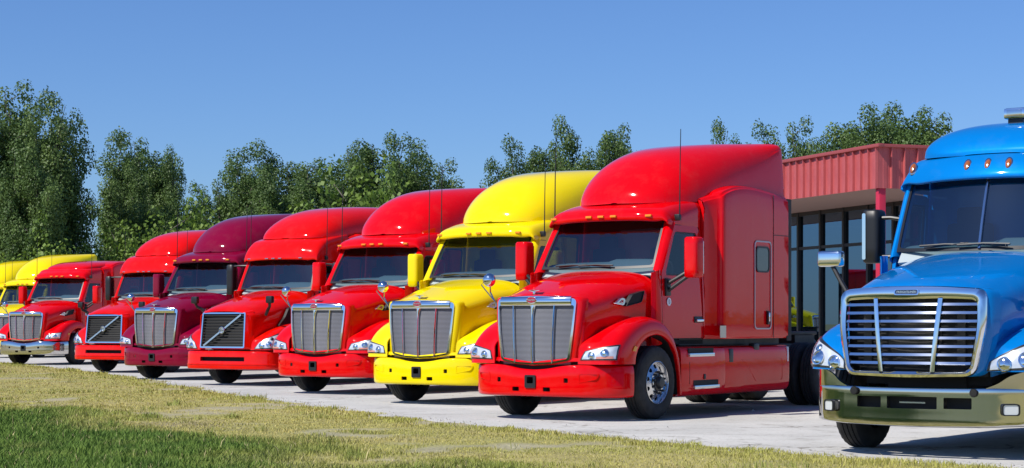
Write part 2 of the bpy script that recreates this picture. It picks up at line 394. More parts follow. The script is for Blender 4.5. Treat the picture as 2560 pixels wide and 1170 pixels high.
    # radiator core behind: keeps daylight from showing through
    MB().box((.86, 0, 1.12), (.03, 1.26, .86)).build('radiator', 'dark', T)
    # ---------------- cab: cowl, door, pillars, windshield
    W = sp['ws']
    def wmap(u, v, off=0.0):
        xb = W['xb'] - W['bb'] * u * u; xt = W['xt'] - W['bt'] * u * u
        yb, yt = W['yb'] * u, W['yt'] * u; zb = W['zb'] + W['zbs'] * u * u; zt = W['zt'] - W.get('zts', 0) * u * u
        bul = .012 * math.sin(math.pi * v)
        return np.array((xb + (xt - xb) * v + bul + off, yb + (yt - yb) * v, zb + (zt - zb) * v + off * .6))
    g = np.array([[wmap(u, v) for u in np.linspace(-1, 1, 25)] for v in np.linspace(0, 1, 9)])
    wso = MB().grid(g).build('windshield', 'windshield', T, ang=70)
    O = rloop([(-1, 0), (1, 0), (1, 1), (-1, 1)], .001, 8); I = rloop([(-.965, .05), (.965, .05), (.965, .99), (-.965, .99)], .06, 8)
    def dens(L):                                    # more points along the straight sides
        out = []
        for i in range(len(L)):
            a, b3 = L[i], L[(i + 1) % len(L)]
            kk = 10 if i % 8 == 7 else 1
            for j in range(kk): out.append(a + (b3 - a) * j / kk)
        return np.array(out)
    ring(dens(O), dens(I), lambda a, b3: wmap(a, b3, .006), (-1, 0, 0), .012).build('windshield_gasket', 'black_plastic', wso, ang=50)
    if W.get('split'):
        p = [wmap(0, v, .012) for v in np.linspace(0.02, 1, 8)]
        MB().tube(p, .016, 8).build('centre_bar', 'steel', wso)
    for u0, u1 in ((-.62, -.12), (.30, -.20)):
        pa = [wmap(u0 + (u1 - u0) * t, .03 + .05 * t, .03) for t in np.linspace(0, 1, 5)]; wp = MB().tube(pa, .010, 6).build('wiper', 'black_plastic', wso)
        c0 = pa[2]; MB().tube([c0 + np.array((.005, -.28, .0)), c0 + np.array((.008, 0, .012)), c0 + np.array((.005, .28, .0))], .012, 6).build('blade', 'black_plastic', wp)
    D = sp['door']
    def dy(z): return np.interp(z, [.9, 1.5, 1.93, 2.65, 2.9], D['y'])
    outer = rloop(D['outer'], [.05, .05, .05, .10, .05], 5); hole = rloop(D['hole'], [.05, .05, .06, .06, .05], 5)
    ws_b = wmap(1, 0); ws_t = wmap(1, 1)
    for s in (1, -1):
        f = lambda x, z: np.array((x, s * dy(z), z))
        d = ring(outer, hole, f, (0, -s, 0), .05).build('door', PA, T, ang=40)
        mid = ring(rloop(D['hole'], [.05, .05, .06, .06, .05], 5), rloop([(c[0] + e[0], c[1] + e[1]) for c, e in zip(D['hole'], ((-.02, .025), (-.02, 0.0), (-.02, -.02), (.02, -.02), (.02, .025)))], .05, 5), lambda x, z: np.array((x, s * (dy(z) - .012), z)), (0, -s, 0), .02).build('window_seal', 'black_plastic', d)
        MB().face([(p[0], s * (dy(p[1]) - .02), p[1]) for p in hole]).build('window', 'side_glass', d)
        cen = outer.mean(0); ring(cen + (outer - cen) * np.array((1.016, 1.009)), outer, lambda x, z: np.array((x, s * (dy(z) - .002), z)), (0, -s, 0), .01).build('door_gap', 'dark', d)
        hx, hz = D['handle']; hb = MB().box((hx, s * (dy(hz) + .004), hz), (.22, .02, .085)).build('handle_recess', 'black_plastic', d, bevel=.008)
        MB().box((hx - .01, s * (dy(hz) + .03), hz - .012), (.19, .03, .035)).build('handle', 'chrome', d, bevel=.01)
        MB().box(((do0 := D['outer'])[1][0] * .5 + do0[3][0] * .5 - .02, s * (dy(1.5) - .09), 1.47), (abs(do0[3][0] - do0[1][0]) - .02, .04, .84)).build('door_trim', 'headliner', d, bevel=.015)
        # cowl side between hood and door, continued up as the A pillar
        xh, xd = sp['cowl']
        g = np.array([[(xh, s * (dy(1.5) - .07), z) for z in np.linspace(.98, sp['cowl_z'] - .04, 6)], [((xh * .5 + xd * .5), s * (dy(1.5) - .02), z) for z in np.linspace(.98, sp['cowl_z'] - .01, 6)], [(xd + .005, s * dy(z), z) for z in np.linspace(1.0, sp['cowl_z'], 6)], [(xd - .03, s * (dy(1.5) - .05), z) for z in np.linspace(1.0, sp['cowl_z'], 6)]])
        MB().grid(smooth(g, 4, 2)).build('cowl_panel', PA, T, thick=.01)
        do = D['outer']
        bo = np.array((do[1][0], dy(do[1][1]), do[1][1])); to = np.array((do[2][0], dy(do[2][1]), do[2][1]))
        pil = []
        for t in np.linspace(-.06, 1.04, 8):
            a = ws_b + (ws_t - ws_b) * t; c = bo + (to - bo) * t; mid_ = (a + c) / 2 + np.array((.035, .012, .012)); ain = a + np.array((-.05, -.03, 0)); cin = c + np.array((-.02, -.04, 0))
            pil.append([ain, a + (.006, .004, .002), mid_, c + (.008, .002, 0), cin])
        MB().grid(flip(smooth(pil, 1, 4), s)).build('pillar', PA, T, thick=.01)
        # rear quarter of the cab behind the door
        x0, x1 = do[3][0] - .012, sp['cab_rear']
        g = np.array([[(x, s * (dy(z)), z) for z in np.linspace(1.06, 2.75, 9)] for x in (x0, (x0 + x1) / 2, x1)]); MB().grid(g).build('cab_corner', PA, T, thick=.03)
        # mirrors
        sp['mirror'](T, s, PA, dy)
    # cab inside
    xr = sp['cab_rear']
    cz = sp['cowl_z']
    MB().box(((xr + W['xb']) / 2 - .1, 0, 1.02), (W['xb'] - xr - .1, 2.0, .06)).build('cab_floor', 'dark', T)
    MB().box((xr - .15, 0, 1.95), (.04, 1.98, 1.9)).build('sleeper_curtain', 'headliner', T)
    dpts = [(W['xb'] - .10, cz - .05), (W['xb'] - .20, cz + .06), (W['xb'] - .34, cz + .125), (W['xb'] - .48, cz + .13), (W['xb'] - .58, cz + .04), (W['xb'] - .60, cz - .35)]
    g = np.array([[(x, y, z + (.035 if y > .12 and x < W['xb'] - .3 else 0) - .03 * abs(y) ** 3) for x, z in dpts] for y in np.linspace(-.93, .93, 15)]); MB().grid(smooth(g, 1, 3)).build('dashboard', 'dash', T, thick=.03)
    sw = MB(); cx = W['xb'] - .62; q = Euler((0, math.radians(-50), 0)).to_matrix()
    sw.tube([tuple(np.array((cx, .45, cz + .06)) + np.array(q @ Vector((0, .2 * math.cos(a), .2 * math.sin(a))))) for a in np.linspace(0, 2 * math.pi, 25)], .014, 6)
    for a in (0.2, math.pi - .2, -math.pi / 2): sw.tube([(cx, .45, cz + .06), tuple(np.array((cx, .45, cz + .06)) + np.array(q @ Vector((0, .2 * math.cos(a), .2 * math.sin(a)))))], .012, 6)
    sw.build('steering_wheel', 'black_plastic', T)
    for y in (-.48, .48):
        st = MB().box((xr + .25, y, 1.62), (.5, .52, .16)).build('seat', 'seat_fabric', T, bevel=.05)
        MB().box((xr + .06, y, 2.0), (.16, .50, .72)).build('seat_back', 'seat_fabric', st, bevel=.06); MB().box((xr + .07, y, 2.43), (.11, .28, .2)).build('headrest', 'seat_fabric', st, bevel=.04)
    # ---------------- roof cap with visor
    rows = []
    for (x, zt, bow, ye, drop, zs) in sp['cap']:
        pts = [(0, zt), (.5, zt - .006), (.78, zt - .02), (.78 + (ye - .78) * .62, zt - drop * .35), (ye - .01, zt - drop), (ye, zs * .5 + (zt - drop) * .5), (ye, zs)]
        rows.append([(x - bow * (p[0] / .95) ** 2.2, p[0], p[1]) for p in pts])
    cap = MB().grid(smooth(mirror_rows(rows), 5, 4)).build('visor_roof', PA, T, thick=.015, ang=40)
    x0 = sp['cap'][0][0]; z0 = sp['cap'][0][1]                       # liner under the visor
    g = np.array([[(x0 - .01 - sp['cap'][0][2] * (abs(y) / .95) ** 2.2, y, z0 - .004) for y in np.linspace(-.93, .93, 15)], [(W['xt'] - .10 - W['bt'] * y * y, y, W['zt'] + .03) for y in np.linspace(-.93, .93, 15)], [(xr, y, W['zt'] + .06) for y in np.linspace(-.93, .93, 15)]])
    MB().grid(g).build('visor_liner', 'black_plastic' , T)
    for (y, dx, z, tilt) in sp['markers']:
        sp['marker_fn'](cap, y, dx, z)
    # ---------------- roof fairing
    rows = []
    for (x, wd, zb, zt, p, tuck) in sp['fairing']:
        row = []
        for t in (0, .12, .25, .36, .44, .5, .56, .64, .75, .88, 1):
            a = t * math.pi / 2; c_, s_ = abs(math.cos(a)) ** (2 / p), abs(math.sin(a)) ** (2 / p); yy = wd * s_ ; zz = zb + (zt - zb) * c_
            yy *= 1 - tuck * ((zz - zb) / max(.01, zt - zb)); row.append((x, yy, zz))
        rows.append(row)
    fair = MB().grid(smooth(mirror_rows(rows), 5, 3))
    L = mirror_rows([rows[-1]])[0]; fair.face([tuple(p) for p in L] )
    fo = fair.build('roof_fairing', PA, T, ang=35)
    for x, y, z in sp.get('rivets', []):
        for s in (1, -1): MB().lathe([(0, .012), (.012, .008), (.016, 0)], 8, 'z', (x, s * y, z)).build('bolt', 'chrome', fo)
    # ---------------- sleeper
    SL = sp['sleeper']; rows = []
    for (x, ys, zt, zb, r) in SL['st']:
        pts = [(0, zt + .05), (.6, zt + .035), (ys - r * 1.2, zt + .01), (ys - r * .35, zt - r * .35), (ys, zt - r * 1.3), (ys + .003, (zt + zb) / 2 + .3), (ys + .003, (zt + zb) / 2 - .3), (ys, zb + .12), (ys - .02, zb)]
        rows.append([(x, p[0], p[1]) for p in pts])
    g = smooth(mirror_rows(rows), 4, 4); mb = MB().grid(g); mb.face([tuple(p) for p in mirror_rows([rows[-1]])[0]]); mb.face([tuple(p) for p in mirror_rows([rows[0]])[0]])
    slp = mb.build('sleeper', PA, T, ang=30)
    yS = SL['y']; xe0, xe1 = SL['ext']
    for s in (1, -1):
        MB().box((xe0, s * (yS + .003), 2.12), (.008, .006, 2.1)).build('seam', 'dark', slp)
        MB().box((xe0 * .5 + xe1 * .5, s * (yS + .0034), 2.58), (xe0 - xe1, .006, .008)).build('seam', 'dark', slp)
        g = np.array([[(x, s * y, z) for z in np.linspace(1.02, 3.14, 6)] for x, y in ((xe1 + .03, yS - .01), (xe1 - .08, yS - .012), (xe1 - .2, yS - .05))]); MB().grid(g).build('side_extender', 'rubber', T, thick=.012)
        lo = rloop([(SL['dr'][1], 1.19), (SL['dr'][0], 1.19), (SL['dr'][0], 2.48), (SL['dr'][1], 2.48)], .08, 5); li = rloop([(SL['dr'][1] + .02, 1.21), (SL['dr'][0] - .02, 1.21), (SL['dr'][0] - .02, 2.46), (SL['dr'][1] + .02, 2.46)], .07, 5)
        hd = ring(lo, li, lambda x, z: np.array((x, s * (yS + .014), z)), (0, -s, 0), .02).build('hatch_trim', 'steel_soft', slp)
        wl = rloop([(SL['wn'][1], 2.02), (SL['wn'][0], 2.02), (SL['wn'][0], 2.40), (SL['wn'][1], 2.40)], .09, 6); wi = rloop([(SL['wn'][1] + .025, 2.045), (SL['wn'][0] - .025, 2.045), (SL['wn'][0] - .025, 2.375), (SL['wn'][1] + .025, 2.375)], .07, 6)
        bw = ring(wl, wi, lambda x, z: np.array((x, s * (yS + .016), z)), (0, -s, 0), .03).build('bunk_window', 'black_plastic', slp)
        MB().face([(p[0], s * (yS + .009), p[1]) for p in wi]).build('pane', 'bunk_pane', bw)
        MB().box((SL['dr'][1] + .12, s * (yS + .02), 1.36), (.06, .03, .20)).build('hatch_latch', 'black_plastic', slp, bevel=.01)
        MB().box((SL['dr'][1] + .12, s * (yS + .037), 1.37), (.03, .02, .13)).build('latch_handle', 'chrome', slp, bevel=.006)
    MB().box((SL['st'][1][0] - .12, yS + .006, 1.16), (.17, .006, .17)).build('sticker', 'cream', slp)
    # ---------------- skirts, steps, tanks
    for s in (1, -1):
        sec = [(1.02, .965), (1.13, .955), (1.185, .92), (1.20, .84), (1.205, .62), (1.20, .42), (1.175, .33), (1.10, .28), (.95, .275)]
        for i, (xa, xb_) in enumerate(((sp['skirt'][0], sp['skirt'][1]), (sp['skirt'][1] - .012, sp['skirt'][2]))):
            xs = [xa, xa - .03, (xa + xb_) / 2, xb_ + .03, xb_]
            g = np.array([[(x, s * (y - (.02 if k in (0, 4) else 0)), z) for y, z in sec] for k, x in enumerate(xs)])
            mb = MB().grid(smooth(g, 2, 3)); mb.face([(xs[0], s * (y - .02), z) for y, z in sec]); mb.face([(xs[-1], s * (y - .02), z) for y, z in sec])
            sk = mb.build('side_skirt', PA, T, ang=40)
            if i == 0:
                for zz, xo in ((.845, .0), (.40, -.14)):
                    a, b3 = xa - .16 + xo, xb_ + .36 + xo; st = MB().box(((a + b3) / 2, s * 1.20, zz), (a - b3, .07, .05)).build('step', 'steel', sk, bevel=.008)
                    MB().box(((a + b3) / 2, s * 1.203, zz + .06), (a - b3, .012, .07)).build('step_recess', 'dark', sk)
                for u, v2, wv, hv in ((xa - .2, .78, .006, .30),): MB().box((u, s * 1.205, .60), (wv, .006, hv)).build('seam', 'dark', sk)
                MB().box(((xa + xb_) / 2 - .0, s * 1.21, .54), (.05, .02, .07)).build('lock', 'black_plastic', sk, bevel=.008)
            else:
                MB().box((xa - .16, s * 1.195, .82), (.12, .03, .19)).build('tank_handhold', 'black_plastic', sk, bevel=.02)
                MB().box((xa - .95, s * 1.15, .94), (.16, .10, .10)).build('tank_strap', 'black_plastic', sk, bevel=.02)
                g = rloop([(xb_ + .2, .44), (xa - .9, .44), (xa - .62, .70), (xa - .45, .76), (xb_ + .2, .76)], .05, 5); gi = g * .985 + g.mean(0) * .015
                ring(g, gi, lambda x, z: np.array((x, s * (1.2 if z > .84 else 1.208), z)), (0, -s, 0), .01).build('skirt_relief', PA, sk)
        MB().box((sp['skirt'][2] + .02, s * 1.16, .82), (.04, .10, .22)).build('reflector_plate', 'white_print', T, bevel=.005)
    xR = sp['skirt'][2]
    for s in (1, -1):
        MB().box(((.8 - 7.1) / 2, s * .43, .83), (7.9, .09, .26)).build('frame_rail', 'chassis', T, bevel=.01)
        MB().box(((sp['skirt'][0] + xR) / 2, s * .78, .62), (abs(xR - sp['skirt'][0]) - .1, .55, .55)).build('fuel_tank', 'chassis', T, bevel=.12, seg=4)
        wheel(T, 0, s)
        for x in (-5.15, -6.45): wheel(T, x, s, False)
        MB().box((-7.15, s * .93, .58), (.02, .6, .7)).build('mud_flap', 'rubber', T)
    MB().tube([(0, -1.0, .49), (0, 1.0, .49)], .075, 10).build('front_axle', 'chassis', T)
    for x in (-5.15, -6.45): MB().tube([(x, -.95, .49), (x, 0, .5), (x, .95, .49)], [.09, .2, .09], 10).build('rear_axle', 'chassis', T)
    fw = MB().box((-5.8, 0, 1.12), (1.0, .95, .06)).build('fifth_wheel', 'chassis', T, bevel=.02); MB().box((-5.8, 0, 1.02), (.7, 1.0, .14)).build('mount', 'chassis', fw)
    MB().box((.3, 0, .95), (1.2, .8, .7)).build('engine', 'dark', T)
    MB().box((-2.4, 0, 1.02), (3.0, 2.0, .09)).build('cab_underside', 'chassis', T)
    for x, z in ((-4.15, 1.2), (-4.35, 1.05)): MB().tube([(x, -.7, z), (x, 0, z + .05), (x, .7, z)], .03, 6).build('air_line', 'chassis', T)
    # aerials
    for s in (sp.get('aerials', (1, -1))):
        ax, ay, az, at = sp['aerial']; b4 = MB().box((ax, s * ay, az), (.07, .09, .09)).build('aerial', 'black_plastic', T, bevel=.02)
        MB().tube([(ax, s * (ay + .03), az), (ax - .01, s * (ay + .03), (az + at) / 2), (ax - .03, s * (ay + .03), at)], [.011, .008, .006], 6).build('whip', 'black_plastic', b4)
    return T
bsdf('amber_soft', (0.75, 0.30, 0.22), rough=0.2, coat=0.5); bsdf('steel_soft', (0.45, 0.35, 0.38), rough=0.3, metal=0.7)
bsdf('bunk_pane', (0.035, 0.032, 0.022), rough=0.15, coat=0.5)

# ------------------------------------------------------------------ truck kind A: rounded nose, tall mesh grille
def grille_mesh_tall(T, PA):
    X = lambda y, z: 1.212 - .27 * y * y - .09 * (z - 1.08) ** 2
    f = lambda y, z: np.array((X(y, z), y, z))
    out = [(0, .735), (.28, .748), (.545, .795), (.60, 1.20), (.625, 1.60), (.30, 1.632), (0, 1.640)]
    inn = [(0, .760), (.27, .772), (.515, .815), (.572, 1.20), (.600, 1.515), (.29, 1.522), (0, 1.522)]
    full = lambda L: L + [(-a, b) for a, b in L[1:-1]][::-1]
    fo, fi = full(out), full(inn); rr = [.05, .05, .05, .2, .06, .2, .2, .2, .06, .2, .05, .05]
    fr = ring(rloop(fo, rr, 5), rloop(fi, [r * .6 for r in rr], 5), lambda y, z: f(y, z) + np.array((.022, 0, 0)), (-1, 0, 0), .06).build('grille', 'chrome', T, ang=40)
    # the crown of the frame bulges forward
    g = np.array([[f(y, z) + np.array((o, 0, 0)) for y in np.linspace(-.56, .56, 21)] for z, o in ((1.512, .020), (1.53, .034), (1.575, .042), (1.615, .034), (1.632, .018))]); MB().grid(smooth(g, 2, 1)).build('crown', 'chrome', fr, ang=60)
    ys = np.linspace(-.60, .60, 25); zs = np.linspace(.74, 1.54, 13)
    MB().grid(np.array([[f(y * (.89 + .11 * (z - .74) / .8), z) + np.array((-.02, 0, 0)) for y in ys] for z in zs])).build('wire_mesh', 'grille_mesh', fr)
    for yb, yt, wd in ((-.295, -.325, .026), (.295, .325, .026), (0, 0, .030)):
        sec = []
        for t in np.linspace(0, 1, 12):
            z = .755 + (1.545 - .755) * t; y = yb + (yt - yb) * t; wv = wd * (1 + (2.6 * max(0, t - .84) / .16 if yb == 0 else 0)); c = f(y, z)
            sec.append([c + np.array((o, k * wv / 2, 0)) for k, o in ((-1, -.01), (-.8, .018), (0, .026), (.8, .018), (1, -.01))])
        MB().grid(np.array(sec)).build('bar', 'chrome', fr, ang=60)
    em = MB().lathe([(.0, .030), (.060, .030), (.068, .024), (.068, 0)], 28, 'x'); V = np.array(em.v); V[:, 1] *= 1.28; V[:, 2] *= .72; V += np.array((1.205, 0, 1.585)); e = MB().add(V, em.f).build('emblem', 'chrome', T)
    em = MB().lathe([(.0, .036), (.054, .036), (.058, .028)], 28, 'x'); V = np.array(em.v); V[:, 1] *= 1.28; V[:, 2] *= .68; V += np.array((1.205, 0, 1.585)); MB().add(V, em.f).build('badge_face', 'emblem_red', e)
    o = obj('lettering', text_mesh('Peterbilt', .036, .001, 'chrome', M=Matrix.Translation((1.2435, 0, 1.586)) @ FRONT), e)
    orn = MB(); orn.box((1.15, 0, 1.675), (.05, .03, .06)); hw = orn.build('hood_ornament', 'chrome', T, bevel=.008)
    wg = MB()
    for s in (1, -1): wg.add([(1.20, 0, 1.705), (1.17, s * .085, 1.715), (1.06, s * .075, 1.722), (1.08, 0, 1.716), (1.20, 0, 1.693), (1.17, s * .085, 1.709), (1.06, s * .075, 1.714), (1.08, 0, 1.70)], [(0, 1, 2, 3), (4, 5, 6, 7), (0, 1, 5, 4), (1, 2, 6, 5), (2, 3, 7, 6)])
    wg.build('wings', 'chrome', hw)
    L0 = rloop(fo, rr, 5); L1 = rloop([(a * 1.045, b + (.012 if b > 1.5 else (-.006 if b < .8 else 0))) for a, b in fo], rr, 5); L2 = rloop([(a * 1.115, b + (.022 if b > 1.5 else (-.012 if b < .8 else 0))) for a, b in fo], rr, 5); L3 = rloop([(a * 1.15, b + (.022 if b > 1.5 else (-.012 if b < .8 else 0))) for a, b in fo], rr, 5)
    MB().grid(np.array([[f(*p) + np.array((d, 0, 0)) for p in L] for L, d in ((L0, -.004), (L1, .004), (L2, -.026), (L3, -.10))]), closed_v=True).build('nose_panel', PA, T, thick=.006, ang=60)
    # painted lip under the grille and the dark joint above the bumper
    ys = np.linspace(-.70, .70, 21); zt = lambda y: .742 + .055 * min(1, abs(y) / .55); 
    MB().grid(np.array([[(X(y, .75) + d, y, zt(y) - h) for y in ys] for d, h in ((.0, -.03), (.012, 0), (.016, .016), (-.02, .022))])).build('nose_lip', PA, T, thick=.006)
    MB().grid(np.array([[(X(y, .75) - .07, y, z) for y in np.linspace(-.85, .85, 15)] for z in (.60, .80)])).build('joint_filler', 'dark', T)
def side_intake(T):
    for s in (1, -1):
        L = rloop([(.33, 1.50), (.02, 1.56), (-.035, 1.72), (.20, 1.665)], .03, 5); Y = lambda x: s * (.845 + (.4 - x) * .20)
        Li = L * .93 + L.mean(0) * .07
        fr = ring(L, Li, lambda x, z: np.array((x, Y(x) + s * .045, z)), (0, -s, 0), .06).build('hood_intake', 'black_plastic', T)
        MB().face([(p[0], Y(p[0]) + s * .03, p[1]) for p in Li]).build('screen', 'dark', fr)
        lp = rloop([(.50, 1.535), (.34, 1.515), (.31, 1.60), (.38, 1.62)], .03, 5)
        ring(lp, lp * .5 + lp.mean(0) * .5, lambda x, z: np.array((x, Y(x) + s * .025, z)), (0, -s, 0), .04).build('intake_light', 'alloy', fr)
def mirror_a(T, s, PA, dy):
    x, y = -.60, 1.39
    P = [rloop([(-.11, -.13), (.09, -.10), (.09, .10), (-.11, .13)], .06, 5) * k for k in (.80, .97, 1.0, 1.0, .97, .80)]
    zs = (1.895, 1.915, 2.0, 2.35, 2.425, 2.445)
    g = np.array([[(x + p[0] * 1.0, s * (y + p[1]), z) for p in L] for L, z in zip(P, zs)]); mb = MB().grid(g, closed_v=True); mb.face([tuple(q) for q in g[0]]); mb.face([tuple(q) for q in g[-1]])
    mo = mb.build('mirror', PA, T, ang=50)
    MB().box((x - .112, s * y, 2.17), (.006, .21, .44)).build('mirror_glass', 'mirror_face', mo)
    MB().box((-.50, s * 1.055, 1.77), (.13, .04, .24)).build('mirror_mount', 'black_plastic', mo, bevel=.015)
    MB().tube([(-.50, s * 1.06, 1.82), (-.53, s * 1.2, 1.90), (-.58, s * 1.34, 1.99)], .026, 8).tube([(-.50, s * 1.06, 1.72), (-.53, s * 1.2, 1.82), (-.58, s * 1.36, 1.94)], .026, 8).build('mirror_arm', 'black_plastic', mo)
    if s < 0:                                      # convex mirror standing off the fender
        hm = MB().lathe([(0, .07), (.04, .064), (.075, .04), (.094, .0), (.090, -.03), (0, -.035)], 20, 'x', (.87, -.945, 1.865)).build('hood_mirror', 'chrome', T)
        MB().tube([(.84, -.945, 1.80), (.83, -.95, 1.70), (.82, -.84, 1.50)], .011, 6).tube([(.90, -.99, 1.86), (.93, -1.03, 1.80), (.82, -.85, 1.54)], .009, 6).build('bracket', 'steel', hm)
        MB().box((.80, -.80, 1.50), (.07, .07, .05)).build('bracket_foot', 'black_plastic', hm, bevel=.01)
def marker_a(cap, y, dx, z):
    b = MB().box((dx, y, z), (.035, .095, .032)).build('marker_light', 'amber', cap, bevel=.008)
def bumper_a_extra(bp_, T):
    # tow pocket frame
    L = rloop([(-.085, .43), (.085, .43), (.085, .60), (-.085, .60)], .02, 4); Li = rloop([(-.05, .49), (.05, .49), (.05, .575), (-.05, .575)], .015, 4)
    ring(L, Li, lambda y, z: np.array((1.268, y, z)), (-1, 0, 0), .10).build('tow_pocket', 'black_plastic', bp_, ang=30)
    for s in (1, -1):
        g = rloop([(.70, .50), (.93, .55), (.96, .625), (.70, .625)], .03, 5); gx = lambda y: np.interp(y, [.6, .8, .9, 1.0, 1.08], [1.205, 1.15, 1.105, 1.03, .955])
        ring(g, g * .86 + g.mean(0) * .14, lambda y, z: np.array((gx(y) + .008, s * y, z)), (-1, 0, 0), .03).build('fog_recess', bp_.data.materials[0].name, bp_)
A = dict(kind='A', paint='red', yout=1.19,
    hood=[(1.155, 1.612, .60, .640, .76, .085, .55), (1.135, 1.650, .64, .685, .76, .09, .8), (1.06, 1.685, .665, .71, .76, .09, .9), (.80, 1.765, .71, .755, .80, .08, 1.0), (.45, 1.865, .77, .82, .9, .07, 1.05), (.05, 1.945, .84, .90, .95, .05, 1.1), (-.17, 1.985, .88, .955, .98, .04, 1.1), (-.31, 2.005, .90, .985, .98, .035, 1.1)],
    crest=[(1.10, .745), (1.085, .88), (1.01, 1.02), (.83, 1.17), (.55, 1.30), (.2, 1.37), (-.15, 1.32), (-.42, 1.15), (-.58, .88), (-.645, .6), (-.665, .31)],
    lip=[(.56, .745), (.545, .83), (.50, .92), (.41, 1.01), (.26, 1.09), (.05, 1.13), (-.15, 1.11), (-.34, 1.02), (-.49, .85), (-.57, .6), (-.60, .31)],
    root=[(1.135, .665, .745), (1.125, .67, .88), (1.09, .685, 1.0), (.85, .72, 1.12), (.55, .78, 1.22), (.2, .85, 1.27), (-.15, .92, 1.22), (-.42, .97, 1.05), (-.58, 1.0, .85), (-.64, 1.02, .6), (-.66, 1.05, .31)],
    hl=[(.38, .25), (1.28, .70), (2.05, 3.85), (.45, 3.85)], lamps=[(.30, .42, .05, 'chrome'), (.62, .52, .055, 'chrome')], signal=(.45, .88, .10, .26), marker=(2.05, 5.45),
    bumper=dict(mat=None, plan=[(1.25, 0), (1.245, .22), (1.232, .42), (1.205, .60), (1.155, .78), (1.075, .93), (.96, 1.06), (.82, 1.155), (.70, 1.19), (.60, 1.195)],
        rows=[(0, .10), (.03, .03), (.10, .008), (.28, 0), (.50, 0), (.72, .0), (.86, .006), (.97, .02), (1.0, .05), (1.0, .12)], v0=.05, v1=.62, top0=.672, top1=.735, bot0=.315, bot1=.305,
        holes=[(1.24, 0, .53, .12, .12, 'dark'), (1.20, -.53, .535, .06, .06, 'dark'), (1.20, .53, .535, .06, .06, 'dark'), (1.235, -.245, .415, .11, .055, 'dark'), (1.235, .245, .415, .11, .055, 'dark')], extra=[bumper_a_extra]),
    grille=grille_mesh_tall,
    ws=dict(xb=-.285, bb=.085, xt=-.70, bt=.085, yb=.925, yt=.86, zb=2.015, zbs=.02, zt=2.73, zts=.02),
    door=dict(y=[1.062, 1.055, 1.035, .985, .965], outer=[(-.365, 1.075), (-.375, 1.97), (-.80, 2.63), (-1.475, 2.63), (-1.475, 1.075)], hole=[(-.49, 1.93), (-.50, 1.99), (-.80, 2.54), (-1.40, 2.54), (-1.40, 1.93)], handle=(-1.33, 1.33)),
    cowl=(-.185, -.355), cowl_z=2.0, cab_rear=-1.52, mirror=mirror_a,
    cap=[(-.52, 2.695, .15, .955, .03, 2.67), (-.485, 2.715, .15, .965, .05, 2.66), (-.49, 2.79, .15, .97, .09, 2.64), (-.56, 2.86, .16, .975, .14, 2.63), (-.72, 2.915, .15, .98, .17, 2.63), (-.95, 2.965, .09, .985, .17, 2.62), (-1.25, 3.01, .03, .985, .15, 2.62), (-1.52, 3.035, .0, .985, .12, 2.62)],
    markers=[(-.86, -.595, 2.752, 0), (-.20, -.480, 2.756, 0), (0, -.475, 2.756, 0), (.20, -.480, 2.756, 0), (.72, -.555, 2.754, 0)], marker_fn=marker_a,
    fairing=[(-.815, .05, 2.955, 2.965, 2.0, 0), (-.83, .28, 2.95, 3.05, 2.0, 0), (-.89, .48, 2.95, 3.17, 2.0, 0), (-1.02, .67, 2.96, 3.32, 2.05, 0), (-1.2, .81, 2.96, 3.48, 2.1, 0), (-1.45, .92, 2.98, 3.645, 2.15, 0), (-1.8, .99, 3.02, 3.775, 2.35, .015), (-2.3, 1.03, 3.06, 3.87, 3.0, .02), (-2.9, 1.06, 3.06, 3.935, 4.2, .035), (-3.4, 1.08, 3.06, 3.965, 6.5, .05), (-3.80, 1.09, 3.06, 3.98, 14.0, .05), (-3.92, 1.09, 3.06, 3.985, 16.0, .05)],
    rivets=[(-.93, .40, 3.02), (-.87, .22, 3.01)],
    sleeper=dict(st=[(-1.545, 1.03, 3.03, 1.06, .10), (-1.66, 1.06, 3.06, 1.06, .10), (-1.78, 1.13, 3.09, 1.06, .10), (-1.83, 1.19, 3.12, 1.06, .10), (-1.95, 1.20, 3.17, 1.06, .10), (-2.25, 1.20, 3.235, 1.06, .10), (-2.65, 1.20, 3.255, 1.06, .10), (-3.2, 1.20, 3.225, 1.06, .10), (-3.82, 1.20, 3.17, 1.06, .10)], y=1.203, ext=(-3.33, -3.82), dr=(-2.72, -3.25), wn=(-2.77, -3.19)),
    skirt=(-.64, -1.86, -3.82), aerial=(-.87, 1.0, 2.735, 3.95))
def build_a(name, paint_='red', **kw):
    sp = dict(A); sp['paint'] = paint_; sp.update(kw); T = build_truck(sp, name); side_intake(T)
    d = [c for c in T.children if c.name.startswith('door')][0]
    st = MB().lathe([(0, .0), (.055, .0), (.055, -.006)], 20, 'y', (-.53, 1.064, 1.57)).build('round_sticker', 'white_print', d); ring(rloop([(-.545, 1.545), (-.515, 1.545), (-.515, 1.60), (-.545, 1.60)], .01, 3), rloop([(-.54, 1.55), (-.52, 1.55), (-.52, 1.595), (-.54, 1.595)], .008, 3), lambda x, z: np.array((x, 1.066, z)), (0, -1, 0), .001).build('print', 'black_plastic', st)
    return T

